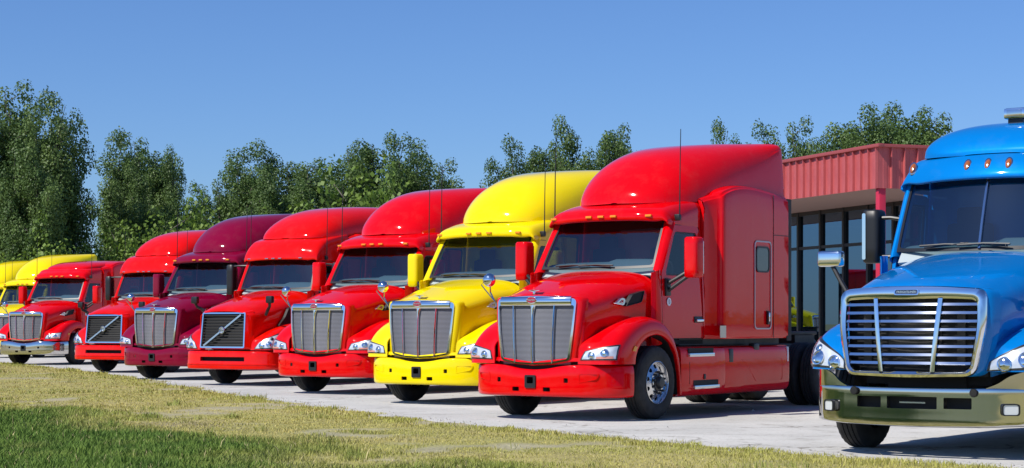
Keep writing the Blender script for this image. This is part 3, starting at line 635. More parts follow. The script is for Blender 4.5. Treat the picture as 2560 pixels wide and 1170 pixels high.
# ------------------------------------------------------------------ truck kind B: square black grille with a diagonal bar
def grille_diagonal(T, PA):
    X = lambda y, z: 1.375 - .05 * y * y - .10 * (z - .80)
    f = lambda y, z: np.array((X(y, z), y, z))
    fr = ring(rloop([(-.585, .775), (.585, .775), (.565, 1.50), (-.565, 1.50)], .03, 5), rloop([(-.555, .805), (.555, .805), (.535, 1.47), (-.535, 1.47)], .02, 5), lambda y, z: f(y, z) + np.array((.015, 0, 0)), (-1, 0, 0), .05).build('grille', 'chrome', T, ang=40)
    MB().grid(np.array([[f(y, z) + np.array((-.06, 0, 0)) for y in np.linspace(-.56, .56, 9)] for z in np.linspace(.79, 1.49, 5)])).build('grille_back', 'dark', fr)
    for z in np.linspace(.845, 1.43, 11): MB().tube([f(y, z) + np.array((-.015, 0, 0)) for y in np.linspace(-.55, .55, 9)], .008, 6).build('slat', 'black_plastic', fr)
    a, c = f(-.47, .82) + np.array((.03, 0, 0)), f(.47, 1.455) + np.array((.03, 0, 0)); d = (c - a); nrm = np.array((0, -d[2], d[1])); nrm = nrm / np.linalg.norm(nrm)
    sec = [[a + d * t + nrm * (.022 * k) + np.array((o, 0, 0)) for k, o in ((-1, -.02), (-.8, .008), (.8, .008), (1, -.02))] for t in np.linspace(0, 1, 8)]
    MB().grid(np.array(sec)).build('diagonal_bar', 'alloy', fr, ang=40)
    c = (a + c) / 2; rg = MB().tube([(c[0] + .014, c[1] + .062 * math.cos(t), c[2] + .062 * math.sin(t)) for t in np.linspace(0, 2 * math.pi, 25)], .013, 8); e = rg.build('emblem', 'chrome', T)
    MB().lathe([(0, .012), (.055, .012), (.06, 0)], 20, 'x', (c[0], c[1], c[2])).build('badge_face', 'alloy', e)
    o = obj('lettering', text_mesh('VOLVO', .03, .001, 'black_plastic', M=Matrix.Translation((c[0] + .014, c[1], c[2])) @ FRONT), e)
    # painted surround of the grille
    g = np.array([rloop([(-.73, .74), (.73, .74), (.66, 1.545), (-.66, 1.545)], .05, 5), rloop([(-.59, .77), (.59, .77), (.57, 1.505), (-.57, 1.505)], .03, 5)])
    MB().grid(np.array([[f(y, z) + np.array((-.13 if i == 0 and abs(y) > .5 else (-.015 if i == 0 else .005), 0, 0)) for y, z in L] for i, L in enumerate(g)]), closed_v=True).build('nose_panel', PA, T, thick=.01, ang=60)
    # black side scoops
    for s in (1, -1):
        L = rloop([(.62, 1.22), (.20, 1.19), (.05, 1.40), (.10, 1.64), (.34, 1.60), (.44, 1.40)], .05, 5); Li = L * .82 + L.mean(0) * .18; Y = lambda x: s * (.80 + (.7 - x) * .20)
        fr2 = ring(L, Li, lambda x, z: np.array((x, Y(x) + s * .05, z)), (0, -s, 0), .06).build('hood_scoop', 'black_plastic', T); MB().face([(p[0], Y(p[0]) + s * .035, p[1]) for p in Li]).build('screen', 'dark', fr2)
def mirror_b(T, s, PA, dy):
    x, y = -.62, 1.42
    col = 'black_plastic' if s < 0 else 'black_plastic'
    g = np.array([[(x + p[0], s * (y + p[1]), z) for p in rloop([(-.10, -.11), (.08, -.09), (.08, .09), (-.10, .11)], .06, 5) * k] for k, z in ((.8, 1.90), (.98, 1.93), (1, 2.1), (1, 2.4), (.97, 2.52), (.75, 2.545))]); mb = MB().grid(g, closed_v=True); mb.face([tuple(q) for q in g[0]]); mb.face([tuple(q) for q in g[-1]])
    mo = mb.build('mirror', col, T, ang=50); MB().box((x - .102, s * y, 2.22), (.006, .18, .5)).build('mirror_glass', 'mirror_face', mo)
    for z in (1.97, 2.5): MB().tube([(x, s * y, z), (-.60, s * 1.2, z + .02), (-.66, s * 1.02, z + .02)], .02, 8).build('mirror_arm', 'black_plastic', mo)
    hm = MB().box((1.05, s * .99, 1.76), (.10, .16, .15)).build('hood_mirror', 'black_plastic', T, bevel=.03); MB().box((.998, s * .99, 1.76), (.006, .13, .12)).build('mirror_glass', 'mirror_face', hm)
    MB().tube([(1.05, s * .98, 1.69), (1.02, s * .96, 1.62), (.95, s * .86, 1.56), (.95, s * .80, 1.44)], [.03, .03, .035, .03], 8).build('bracket', 'black_plastic', hm)
def marker_b(cap, y, dx, z): MB().box((dx, y, z), (.03, .085, .022)).build('marker_light', 'steel', cap, bevel=.006)
def bumper_b_extra(bp_, T):
    for s in (1, -1): MB().box((1.302, s * .72, .53), (.006, .008, .34), Euler((0.15 * s, 0, -.3 * s)).to_matrix()).build('seam', 'dark', bp_)
    g = np.array([[(x + .012 + d, y, z) for x, y in mirror_rows([[(a, b3, 0) for a, b3 in [(1.405, 0), (1.395, .35), (1.365, .65), (1.31, .88), (1.22, 1.05), (1.08, 1.165)]]])[0][:, :2]] for d, z in ((-.01, .45), (0, .445), (0, .43), (-.012, .425))]); MB().grid(g).build('bumper_ridge', 'red_orange', bp_)
Bt = dict(kind='B', paint='red_orange', yout=1.19,
    hood=[(1.335, 1.525, .60, .64, .76, .04, .5), (1.29, 1.575, .63, .70, .76, .06, .75), (1.15, 1.645, .67, .74, .78, .08, .95), (.85, 1.735, .72, .775, .82, .08, 1.1), (.45, 1.835, .78, .83, .9, .07, 1.1), (.05, 1.915, .84, .90, .95, .05, 1.1), (-.17, 1.96, .88, .955, .98, .04, 1.1), (-.33, 1.985, .90, .985, .98, .035, 1.1)],
    crest=[(1.24, .735), (1.22, .86), (1.13, 1.0), (.93, 1.14), (.60, 1.24), (.2, 1.29), (-.15, 1.26), (-.42, 1.12), (-.58, .88), (-.645, .6), (-.665, .31)],
    lip=[(.58, .735), (.56, .83), (.51, .92), (.41, 1.01), (.26, 1.08), (.05, 1.11), (-.15, 1.09), (-.34, 1.01), (-.49, .85), (-.57, .6), (-.60, .31)],
    root=[(1.27, .66, .735), (1.26, .665, .86), (1.20, .69, .96), (.95, .73, 1.06), (.60, .78, 1.14), (.2, .85, 1.19), (-.15, .92, 1.16), (-.42, .97, 1.03), (-.58, 1.0, .85), (-.64, 1.02, .6), (-.66, 1.05, .31)],
    hl=[(.12, .75), (1.25, 1.45), (2.75, 3.6), (.22, 4.05)], lamps=[(.32, .36, .06, 'chrome'), (.66, .36, .06, 'chrome'), (.72, .72, .035, 'black_plastic')], signal=(.80, .93, .20, .60),
    bumper=dict(mat=None, plan=[(1.405, 0), (1.40, .20), (1.39, .40), (1.365, .62), (1.325, .82), (1.25, 1.0), (1.13, 1.125), (.96, 1.18), (.80, 1.195), (.62, 1.197)],
        rows=[(0, .08), (.02, .02), (.08, .0), (.30, 0), (.50, .005), (.72, .008), (.90, .012), (.98, .03), (1.0, .08), (1.0, .14)], v0=.3, v1=1.0, top0=.715, top1=.71, bot0=.335, bot1=.335,
        holes=[(1.39, 0, .55, 1.16, .085, 'dark')], extra=[bumper_b_extra]),
    grille=grille_diagonal,
    ws=dict(xb=-.29, bb=.09, xt=-.55, bt=.10, yb=.955, yt=.89, zb=1.985, zbs=.02, zt=2.66, zts=.02),
    door=dict(y=[1.062, 1.055, 1.035, .985, .965], outer=[(-.365, 1.075), (-.385, 1.95), (-.68, 2.58), (-1.475, 2.60), (-1.475, 1.075)], hole=[(-.50, 1.90), (-.51, 1.95), (-.74, 2.50), (-1.40, 2.50), (-1.40, 1.90)], handle=(-1.33, 1.33)),
    cowl=(-.185, -.355), cowl_z=1.98, cab_rear=-1.52, mirror=mirror_b,
    cap=[(-.40, 2.625, .14, .965, .02, 2.60), (-.375, 2.64, .14, .975, .03, 2.60), (-.385, 2.75, .14, .98, .05, 2.60), (-.44, 2.88, .15, .985, .08, 2.60), (-.52, 2.98, .16, .99, .10, 2.60), (-.64, 3.06, .16, .995, .10, 2.60), (-.85, 3.11, .12, 1.0, .08, 2.60), (-1.25, 3.16, .04, 1.02, .05, 2.60), (-1.545, 3.19, 0, 1.03, .04, 2.60)],
    markers=[(-.80, -.475, 2.655, 0), (-.24, -.372, 2.652, 0), (-.06, -.366, 2.652, 0), (.12, -.366, 2.652, 0), (.62, -.420, 2.654, 0)], marker_fn=marker_b,
    fairing=[(-.70, .10, 3.085, 3.095, 2.2, 0), (-.72, .42, 3.085, 3.16, 2.2, 0), (-.80, .66, 3.09, 3.27, 2.2, 0), (-.95, .80, 3.10, 3.40, 2.3, 0), (-1.15, .89, 3.12, 3.53, 2.4, .01), (-1.45, .95, 3.14, 3.66, 2.6, .02), (-1.85, .99, 3.17, 3.76, 2.8, .03), (-2.3, 1.02, 3.19, 3.82, 3.0, .04), (-2.8, 1.05, 3.18, 3.86, 3.4, .06), (-3.4, 1.08, 3.14, 3.88, 4.2, .08), (-3.86, 1.09, 3.12, 3.88, 5.0, .10)],
    rivets=[(-.86, .42, 3.18), (-.80, .20, 3.17)],
    sleeper=dict(st=[(-1.545, 1.03, 3.12, 1.06, .10), (-1.66, 1.06, 3.15, 1.06, .10), (-1.78, 1.11, 3.17, 1.06, .10), (-1.85, 1.15, 3.19, 1.06, .10), (-2.05, 1.18, 3.20, 1.06, .10), (-2.35, 1.20, 3.20, 1.06, .10), (-2.65, 1.20, 3.20, 1.06, .10), (-3.2, 1.20, 3.19, 1.06, .10), (-3.82, 1.20, 3.17, 1.06, .10)], y=1.203, ext=(-3.33, -3.82), dr=(-2.72, -3.25), wn=(-2.77, -3.19)),
    skirt=(-.64, -1.86, -3.82), aerial=(-.80, 1.0, 2.66, 3.75))

# ------------------------------------------------------------------ truck kind C: chrome slatted grille, polished steel bumper
def grille_slatted(T, PA):
    X = lambda y, z: 1.385 - .20 * y * y - .10 * (z - .95) ** 2
    f = lambda y, z: np.array((X(y, z), y, z))
    out = [(-.64, .785), (0, .765), (.64, .785), (.735, 1.25), (.725, 1.60), (.35, 1.628), (0, 1.635), (-.35, 1.628), (-.725, 1.60), (-.735, 1.25)]
    inn = [(-.60, .835), (0, .825), (.60, .835), (.665, 1.25), (.655, 1.50), (.33, 1.515), (0, 1.505), (-.33, 1.515), (-.655, 1.50), (-.665, 1.25)]
    rr = [.10, .2, .10, .25, .09, .2, .2, .2, .09, .25]
    O, I = rloop(out, rr, 6), rloop(inn, [r * .7 for r in rr], 6)
    M1 = O * .92 + I * .08; M2 = O * .45 + I * .55
    g = np.array([[f(*p) + np.array((d, 0, 0)) for p in L] for L, d in ((O, -.06), (O, -.01), (M1, .022), (M2, .034), (I, .012), (I, -.04))]); fr = MB().grid(g, closed_v=True).build('grille', 'chrome', T, ang=50)
    MB().grid(np.array([[f(y, z) + np.array((-.16, 0, 0)) for y in np.linspace(-.70, .70, 9)] for z in np.linspace(.78, 1.58, 5)])).build('grille_back', 'dark', fr)
    MB().lathe([(.26, 0), (.27, .012), (.24, .02), (.20, .012), (0, .01)], 30, 'x', (1.215, .02, 1.14)).build('fan_shroud', 'chassis', fr)
    for s in (1, -1): MB().box((1.20, s * .47, 1.15), (.02, .08, .50)).build('condenser', 'chassis', fr)
    for z in np.linspace(.905, 1.455, 8):
        for ya, yb in ((-.655, -.335), (-.305, .305), (.335, .655)):
            k = 1 - .10 * max(0, (1.25 - z)) / .42; ya2, yb2 = [v * (k if abs(v) > .5 else .80 + .2 * (z - .83) / .67) for v in (ya, yb)]
            sec = [[f(y, z) + np.array((dx, 0, dz)) for dx, dz in ((-.035, .014), (-.002, .014), (.008, -.010), (.004, -.014), (-.03, -.012))] for y in np.linspace(ya2, yb2, 6)]
            MB().grid(np.array(sec), closed_v=True).build('slat', 'chrome', fr, ang=50)
    for s in (1, -1):
        sec = []
        for z in np.linspace(.825, 1.515, 10):
            y = s * .322 * (.80 + .2 * (z - .83) / .67); sec.append([f(y + k * .026, z) + np.array((o, 0, 0)) for k, o in ((-1, -.02), (-.8, .022), (0, .030), (.8, .022), (1, -.02))])
        MB().grid(np.array(sec)).build('bar', 'chrome', fr, ang=50)
    em = ring(rloop([(-.125, 1.545), (.125, 1.545), (.125, 1.60), (-.125, 1.60)], .03, 6), rloop([(-.112, 1.552), (.112, 1.552), (.112, 1.593), (-.112, 1.593)], .02, 6), lambda y, z: f(y, z) + np.array((.046, 0, 0)), (-1, 0, 0), .03).build('emblem', 'chrome', T)
    MB().face([f(*p) + np.array((.036, 0, 0)) for p in rloop([(-.115, 1.55), (.115, 1.55), (.115, 1.595), (-.115, 1.595)], .02, 6)]).build('badge_face', 'badge_dark', em)
    obj('lettering', text_mesh('FREIGHTLINER', .030, .001, 'chrome', M=Matrix.Translation((f(0, 1.57)[0] + .040, 0, 1.573)) @ FRONT), em)
    # painted nose around the chrome
    g = np.array([[f(*p) + np.array((d, 0, 0)) for p in L] for L, d in ((O * np.array((1.10, 1.0)), -.16), (O * np.array((1.05, 1.0)), -.07), (O, -.035))]); MB().grid(smooth(g, 3, 1), closed_v=True).build('nose_panel', PA, T, thick=.008, ang=60)
    MB().box((1.13, 0, 1.672), (.14, .34, .025)).build('hood_badge_plinth', PA, T, bevel=.01)
bsdf('badge_dark', (0.10, 0.13, 0.22), rough=0.25, metal=0.5)
def mirror_c(T, s, PA, dy):
    x, y = -1.0, 1.40
    g = np.array([[(x + p[0], s * (y + p[1]), z) for p in rloop([(-.10, -.12), (.10, -.09), (.10, .09), (-.10, .12)], .06, 5) * k] for k, z in ((.8, 1.93), (.98, 1.95), (1, 2.1), (1, 2.4), (.97, 2.49), (.75, 2.51))]); mb = MB().grid(g, closed_v=True); mb.face([tuple(q) for q in g[0]]); mb.face([tuple(q) for q in g[-1]])
    mo = mb.build('mirror', 'black_plastic', T, ang=50); MB().box((x - .102, s * y, 2.22), (.006, .19, .5)).build('mirror_glass', 'mirror_face', mo)
    L = rloop([(-.015, 1.97), (.05, 1.97), (.05, 2.47), (-.015, 2.47)], .02, 4); MB().grid(np.array([[(x + .104 - .8 * max(0, dyy + .06 - .05) , s * (y + .055 + dyy * .6), z) for dyy, z in L], [(x + .06, s * (y + .055 + dyy * .6), z) for dyy, z in L]]), closed_v=True).face([(x + .108, s * (y + .055 + dyy * .6), z) for dyy, z in L]).build('mirror_trim', 'chrome', mo)
    for z in (2.0, 2.42): MB().tube([(x, s * y, z), (x, s * 1.2, z), (x - .03, s * 1.03, z - .03)], .022, 8).build('mirror_arm', 'black_plastic', mo)
    hm = MB().box((.44, s * 1.22, 1.935), (.12, .26, .16)).build('hood_mirror', 'chrome', T, bevel=.035, seg=3)
    MB().tube([(.44, s * 1.20, 1.86), (.46, s * 1.10, 1.70), (.50, s * .93, 1.46)], .024, 8).build('bracket', 'black_plastic', hm); MB().lathe([(0, .03), (.05, .025), (.06, 0)], 14, 'y', (.50, s * .90, 1.45)).build('bracket_foot', 'black_plastic', hm)
def marker_c(cap, y, dx, z):
    em = MB().lathe([(0, .035), (.022, .03), (.034, .012), (.036, 0)], 14, 'x'); V = np.array(em.v); V[:, 2] *= 1.6; V[:, 0] += -.5 * V[:, 2] * .9; V += np.array((dx - .015, y, z)); b = MB().add(V, em.f).build('marker_light', 'amber_lens', cap)
    V2 = np.array(em.v); V2[:, 1] *= 1.25; V2[:, 2] *= 2.0; V2[:, 0] = V2[:, 0] * .3 - .5 * V2[:, 2] * .9; V2 += np.array((dx - .012, y, z)); MB().add(V2, em.f).build('bezel', 'steel', b)
bsdf('amber_lens', (0.36, 0.10, 0.02), rough=0.15, coat=1.0)
def bumper_c_extra(bp_, T):
    for s in (1, -1):
        L = rloop([(-.085, -.055), (.085, -.055), (.085, .055), (-.085, .055)], .03, 5); cx, cy = 1.108, .905; t = Vector((-.55, .835, 0)); nn = Vector((.835, .55, 0))
        P = lambda a, z, o=0: (cx + t.x * a + nn.x * o, s * (cy + t.y * a + nn.y * o), .478 + z)
        fr = MB().grid(np.array([[P(*p, .0) for p in L], [P(*p, .03) for p in L], [P(*(p * .82), .03) for p in L], [P(*(p * .8), .012) for p in L]]), closed_v=True).build('fog_lamp', 'black_plastic', bp_)
        MB().face([P(*(p * .82), .022) for p in L]).build('lens', 'reflector', fr)
        MB().lathe([(0, .02), (.035, .018), (.042, 0)], 14, 'x', (1.235, s * .60, .632)).build('tow_plug', 'dark', bp_)
        # raised outer ends of the bumper below the headlamps
        g = np.array([[(x - d, s * y, z) for x, y, z in ((1.185, .70, .675), (1.14, .80, .72), (1.085, .90, .79), (.99, 1.04, .835), (.86, 1.15, .845), (.66, 1.195, .845))] for d in (0.0,)] + [[(x, s * y, .665) for x, y in ((1.185, .70), (1.14, .80), (1.085, .90), (.99, 1.04), (.86, 1.15), (.66, 1.195))]])
        MB().grid(smooth(g, 1, 4)).build('bumper_wing', 'polished', bp_, thick=.02)
    MB().box((1.24, 0, .53), (.01, .26, .014)).build('centre_strip', 'steel', bp_)
bsdf('polished', (0.66, 0.65, 0.64), rough=0.06, metal=1.0)
Ct = dict(kind='C', paint='blue', yout=1.19,
    hood=[(1.345, 1.60, .66, .72, .78, .21, .4), (1.30, 1.645, .70, .765, .80, .21, .7), (1.18, 1.695, .73, .79, .82, .20, .9), (.90, 1.765, .76, .82, .86, .16, 1.0), (.50, 1.85, .80, .86, .9, .10, 1.05), (.05, 1.93, .85, .91, .95, .09, 1.1), (-.25, 1.985, .90, .965, .98, .12, 1.1), (-.47, 2.015, .93, 1.0, .98, .16, 1.1)],
    crest=[(1.12, .83), (1.10, .95), (1.03, 1.07), (.85, 1.19), (.55, 1.28), (.2, 1.32), (-.15, 1.28), (-.42, 1.13), (-.58, .88), (-.645, .6), (-.665, .31)],
    lip=[(.56, .83), (.545, .87), (.50, .93), (.41, 1.01), (.26, 1.08), (.05, 1.11), (-.15, 1.09), (-.34, 1.01), (-.49, .85), (-.57, .6), (-.60, .31)],
    root=[(1.19, .70, .83), (1.18, .70, .95), (1.13, .71, 1.05), (.88, .75, 1.14), (.55, .80, 1.21), (.2, .87, 1.25), (-.15, .93, 1.20), (-.42, .97, 1.05), (-.58, 1.0, .85), (-.64, 1.02, .6), (-.66, 1.05, .31)],
    hl=[(.02, .05), (.75, .25), (2.95, 3.5), (.25, 4.6)], lamps=[(.30, .36, .07, 'chrome'), (.62, .40, .075, 'chrome'), (.70, .74, .04, 'chrome')], signal=(.82, .95, .15, .45),
    bumper=dict(mat='polished', plan=[(1.275, 0), (1.265, .22), (1.245, .42), (1.215, .60), (1.165, .77), (1.09, .90), (.99, 1.04), (.86, 1.15), (.75, 1.185), (.62, 1.197)],
        rows=[(0, .04), (.02, .008), (.06, .0), (.30, 0), (.50, 0), (.72, .0), (.93, .0), (.985, .008), (1.0, .03), (1.0, .10)], v0=.3, v1=1.0, top0=.675, top1=.68, bot0=.30, bot1=.325,
        holes=[(1.26, 0, .53, .50, .115, 'dark'), (1.24, -.445, .53, .26, .105, 'dark'), (1.24, .445, .53, .26, .105, 'dark')], extra=[bumper_c_extra]),
    grille=grille_slatted,
    ws=dict(xb=-.47, bb=.22, xt=-.74, bt=.20, yb=1.0, yt=.93, zb=2.02, zbs=.01, zt=2.80, zts=.02, split=True),
    door=dict(y=[1.08, 1.075, 1.055, 1.005, .985], outer=[(-.50, 1.075), (-.70, 1.97), (-.98, 2.66), (-1.475, 2.66), (-1.475, 1.075)], hole=[(-.80, 1.93), (-.81, 1.98), (-1.03, 2.56), (-1.42, 2.56), (-1.42, 1.93)], handle=(-1.33, 1.33)),
    cowl=(-.30, -.49), cowl_z=1.99, cab_rear=-1.52, mirror=mirror_c,
    cap=[(-.66, 2.765, .20, 1.0, .02, 2.70), (-.625, 2.785, .20, 1.01, .03, 2.70), (-.66, 2.87, .20, 1.0, .06, 2.68), (-.73, 2.97, .20, .985, .10, 2.68), (-.82, 3.03, .18, .975, .12, 2.68), (-.98, 3.06, .13, .98, .12, 2.68), (-1.25, 3.09, .05, .985, .10, 2.68), (-1.52, 3.11, 0, .985, .10, 2.68)],
    markers=[(-.88, -.84, 2.925, 0), (-.22, -.695, 2.915, 0), (0, -.69, 2.915, 0), (.22, -.695, 2.915, 0), (.88, -.84, 2.925, 0)], marker_fn=marker_c,
    fairing=[(-.84, .30, 3.03, 3.045, 2.6, 0), (-.86, .58, 3.03, 3.10, 2.8, 0), (-.92, .74, 3.03, 3.19, 2.9, 0), (-1.02, .82, 3.04, 3.28, 3.0, .02), (-1.2, .86, 3.05, 3.36, 3.0, .03), (-1.5, .90, 3.06, 3.42, 3.0, .04), (-2.0, .96, 3.06, 3.47, 3.0, .05), (-2.5, 1.0, 3.06, 3.50, 3.2, .06), (-3.0, 1.04, 3.06, 3.52, 3.4, .06), (-3.82, 1.09, 3.06, 3.52, 4.0, .08)],
    sleeper=dict(st=[(-1.545, 1.04, 3.06, 1.06, .10), (-1.66, 1.07, 3.08, 1.06, .10), (-1.78, 1.13, 3.10, 1.06, .10), (-1.83, 1.17, 3.12, 1.06, .10), (-1.95, 1.19, 3.13, 1.06, .10), (-2.25, 1.20, 3.14, 1.06, .10), (-2.65, 1.20, 3.14, 1.06, .10), (-3.2, 1.20, 3.14, 1.06, .10), (-3.82, 1.20, 3.12, 1.06, .10)], y=1.203, ext=(-3.33, -3.82), dr=(-2.72, -3.25), wn=(-2.77, -3.19)),
    skirt=(-.64, -1.86, -3.82), aerial=(-1.2, 1.02, 2.70, 3.3), aerials=())

# ------------------------------------------------------------------ ground, lot, verge
def gpt(px, py): d = FPX * CAM_H / (py - HORIZON); return ((px - 1280) * d / FPX, d)
# edge between verge and concrete, measured on the ground, smoothed, extended past both ends
EDGE = np.array([(-64.0, 128.0), (-40.0, 95.0)] + [gpt(*p) for p in ((0, 905), (180, 922), (350, 945), (560, 982), (760, 1010), (1000, 1042), (1300, 1072), (1550, 1094), (1800, 1116), (2100, 1142), (2400, 1160))] + [(6.6, 13.6), (12.0, 7.0), (20.0, -4.0)])
EDGE_S = np.concatenate([[e + (f - e) * t for t in np.linspace(0, 1, 9)[:-1]] for e, f in zip(EDGE[:-1], EDGE[1:])] + [EDGE[-1:]])
_k = np.arange(len(EDGE_S)); _seg = np.hypot(*np.gradient(EDGE_S, axis=0).T); EDGE_S = EDGE_S + np.stack([.14 * np.sin(_k * 1.9) + .10 * np.sin(_k * 4.3 + 1), .18 * np.sin(_k * 1.3 + 2) + .1 * np.sin(_k * 3.7)], 1) * np.clip(_seg / .9, 0, 1)[:, None]
m = bsdf('soil_grass', (.10, .10, .045), rough=.95); noise_mix(m, (.26, .22, .085), (.36, .31, .14), 1.1, detail=10, lo=.3, hi=.7, coord='Object', bump=.6, bscale=40, dist=.02)
m = bsdf('concrete', (.45, .43, .40), rough=.85)
r = noise_mix(m, (.345, .335, .315), (.46, .447, .42), .55, detail=12, lo=.3, hi=.7, coord='Object', bump=.25, bscale=55, dist=.006)
n = m.node_tree.nodes; l = m.node_tree.links; b = n['Principled BSDF']; tc = n.new('ShaderNodeTexCoord')   # stains and tyre marks
n3 = n.new('ShaderNodeTexNoise'); n3.inputs['Scale'].default_value = 2.3; n3.inputs['Detail'].default_value = 10; n3.inputs['Roughness'].default_value = .7; l.new(tc.outputs['Object'], n3.inputs['Vector'])
rr = n.new('ShaderNodeValToRGB'); rr.color_ramp.elements[0].position = .30; rr.color_ramp.elements[1].position = .46; rr.color_ramp.elements[0].color = (.62, .60, .57, 1); rr.color_ramp.elements[1].color = (1, 1, 1, 1); l.new(n3.outputs[0], rr.inputs[0])
vo = n.new('ShaderNodeTexVoronoi'); vo.feature = 'DISTANCE_TO_EDGE'; vo.inputs['Scale'].default_value = .22; nz = n.new('ShaderNodeTexNoise'); nz.inputs['Scale'].default_value = 1.4; nz.inputs['Detail'].default_value = 6; l.new(tc.outputs['Object'], nz.inputs['Vector']); va = n.new('ShaderNodeVectorMath'); va.operation = 'MULTIPLY_ADD'; va.inputs[1].default_value = (1.3, 1.3, 1.3); l.new(nz.outputs[1], va.inputs[0]); l.new(tc.outputs['Object'], va.inputs[2]); l.new(va.outputs[0], vo.inputs['Vector'])
rc = n.new('ShaderNodeValToRGB'); rc.color_ramp.elements[0].position = .001; rc.color_ramp.elements[1].position = .006; rc.color_ramp.elements[0].color = (.45, .43, .40, 1); rc.color_ramp.elements[1].color = (1, 1, 1, 1); l.new(vo.outputs['Distance'], rc.inputs[0])
ng = n.new('ShaderNodeTexNoise'); ng.inputs['Scale'].default_value = 22; ng.inputs['Detail'].default_value = 5; l.new(tc.outputs['Object'], ng.inputs['Vector']); rg = n.new('ShaderNodeValToRGB'); rg.color_ramp.elements[0].position = .28; rg.color_ramp.elements[1].position = .42; rg.color_ramp.elements[0].color = (.62, .61, .59, 1); rg.color_ramp.elements[1].color = (1, 1, 1, 1); l.new(ng.outputs[0], rg.inputs[0])
mu0 = n.new('ShaderNodeMix'); mu0.data_type = 'RGBA'; mu0.blend_type = 'MULTIPLY'; mu0.inputs[0].default_value = 1.0; l.new(rr.outputs[0], mu0.inputs[6]); l.new(rc.outputs[0], mu0.inputs[7]); mu1 = n.new('ShaderNodeMix'); mu1.data_type = 'RGBA'; mu1.blend_type = 'MULTIPLY'; mu1.inputs[0].default_value = 1.0; l.new(mu0.outputs[2], mu1.inputs[6]); l.new(rg.outputs[0], mu1.inputs[7])
mu = n.new('ShaderNodeMix'); mu.data_type = 'RGBA'; mu.blend_type = 'MULTIPLY'; mu.inputs[0].default_value = 1.0; l.new(r.outputs[0], mu.inputs[6]); l.new(mu1.outputs[2], mu.inputs[7]); l.new(mu.outputs[2], b.inputs['Base Color'])
g = MB(); R_ = 1500
g.face([(-R_, -R_, -.03), (R_, -R_, -.03), (R_, R_ * 1.6, -.03), (-R_, R_ * 1.6, -.03)]); go = g.build('ground', 'soil_grass'); tag(go, kind='structure')
FAR = [(60.0, -4.0), (60.0, 86.0), (-44.0, 104.0)]
lot = MB().face([(x, y, 0.0) for x, y in EDGE_S[9:]] + [(x, y, 0.0) for x, y in FAR]); bm = bmesh.new(); me = lot.mesh('pavement', 'concrete'); bm.from_mesh(me); ex = bmesh.ops.extrude_edge_only(bm, edges=bm.edges[:]); bmesh.ops.translate(bm, verts=[v for v in ex['geom'] if isinstance(v, bmesh.types.BMVert)], vec=(0, 0, -.12)); bmesh.ops.triangulate(bm, faces=bm.faces); bm.to_mesh(me); bm.free()
lo = obj('pavement', me); tag(lo, kind='structure')

def edge_side(P):
    """signed distance to the verge edge: positive on the verge (grass) side"""
    P = np.asarray(P); best = np.full(len(P), 1e9); sg = np.zeros(len(P))
    for a, b_ in zip(EDGE_S[:-1], EDGE_S[1:]):
        d = b_ - a; L = d @ d; t = np.clip(((P - a) @ d) / L, 0, 1); q = a + t[:, None] * d; D = np.hypot(*(P - q).T)
        c = d[0] * (P[:, 1] - a[1]) - d[1] * (P[:, 0] - a[0]); up = D < best; best = np.where(up, D, best); sg = np.where(up, c, sg)
    return np.where(sg < 0, best, -best)
def vnoise(P, sc, seed):
    """smooth value noise"""
    r_ = np.random.default_rng(seed).random((64, 64)); q = P / sc; i = np.floor(q).astype(int); f = q - i; f = f * f * (3 - 2 * f); a = lambda dx, dy: r_[(i[:, 0] + dx) % 64, (i[:, 1] + dy) % 64]
    return (a(0, 0) * (1 - f[:, 0]) + a(1, 0) * f[:, 0]) * (1 - f[:, 1]) + (a(0, 1) * (1 - f[:, 0]) + a(1, 1) * f[:, 0]) * f[:, 1]
def bareness(P): return vnoise(P * np.array((1, .45)), 1.1, 4) * .7 + .3 * vnoise(P, .4, 14)
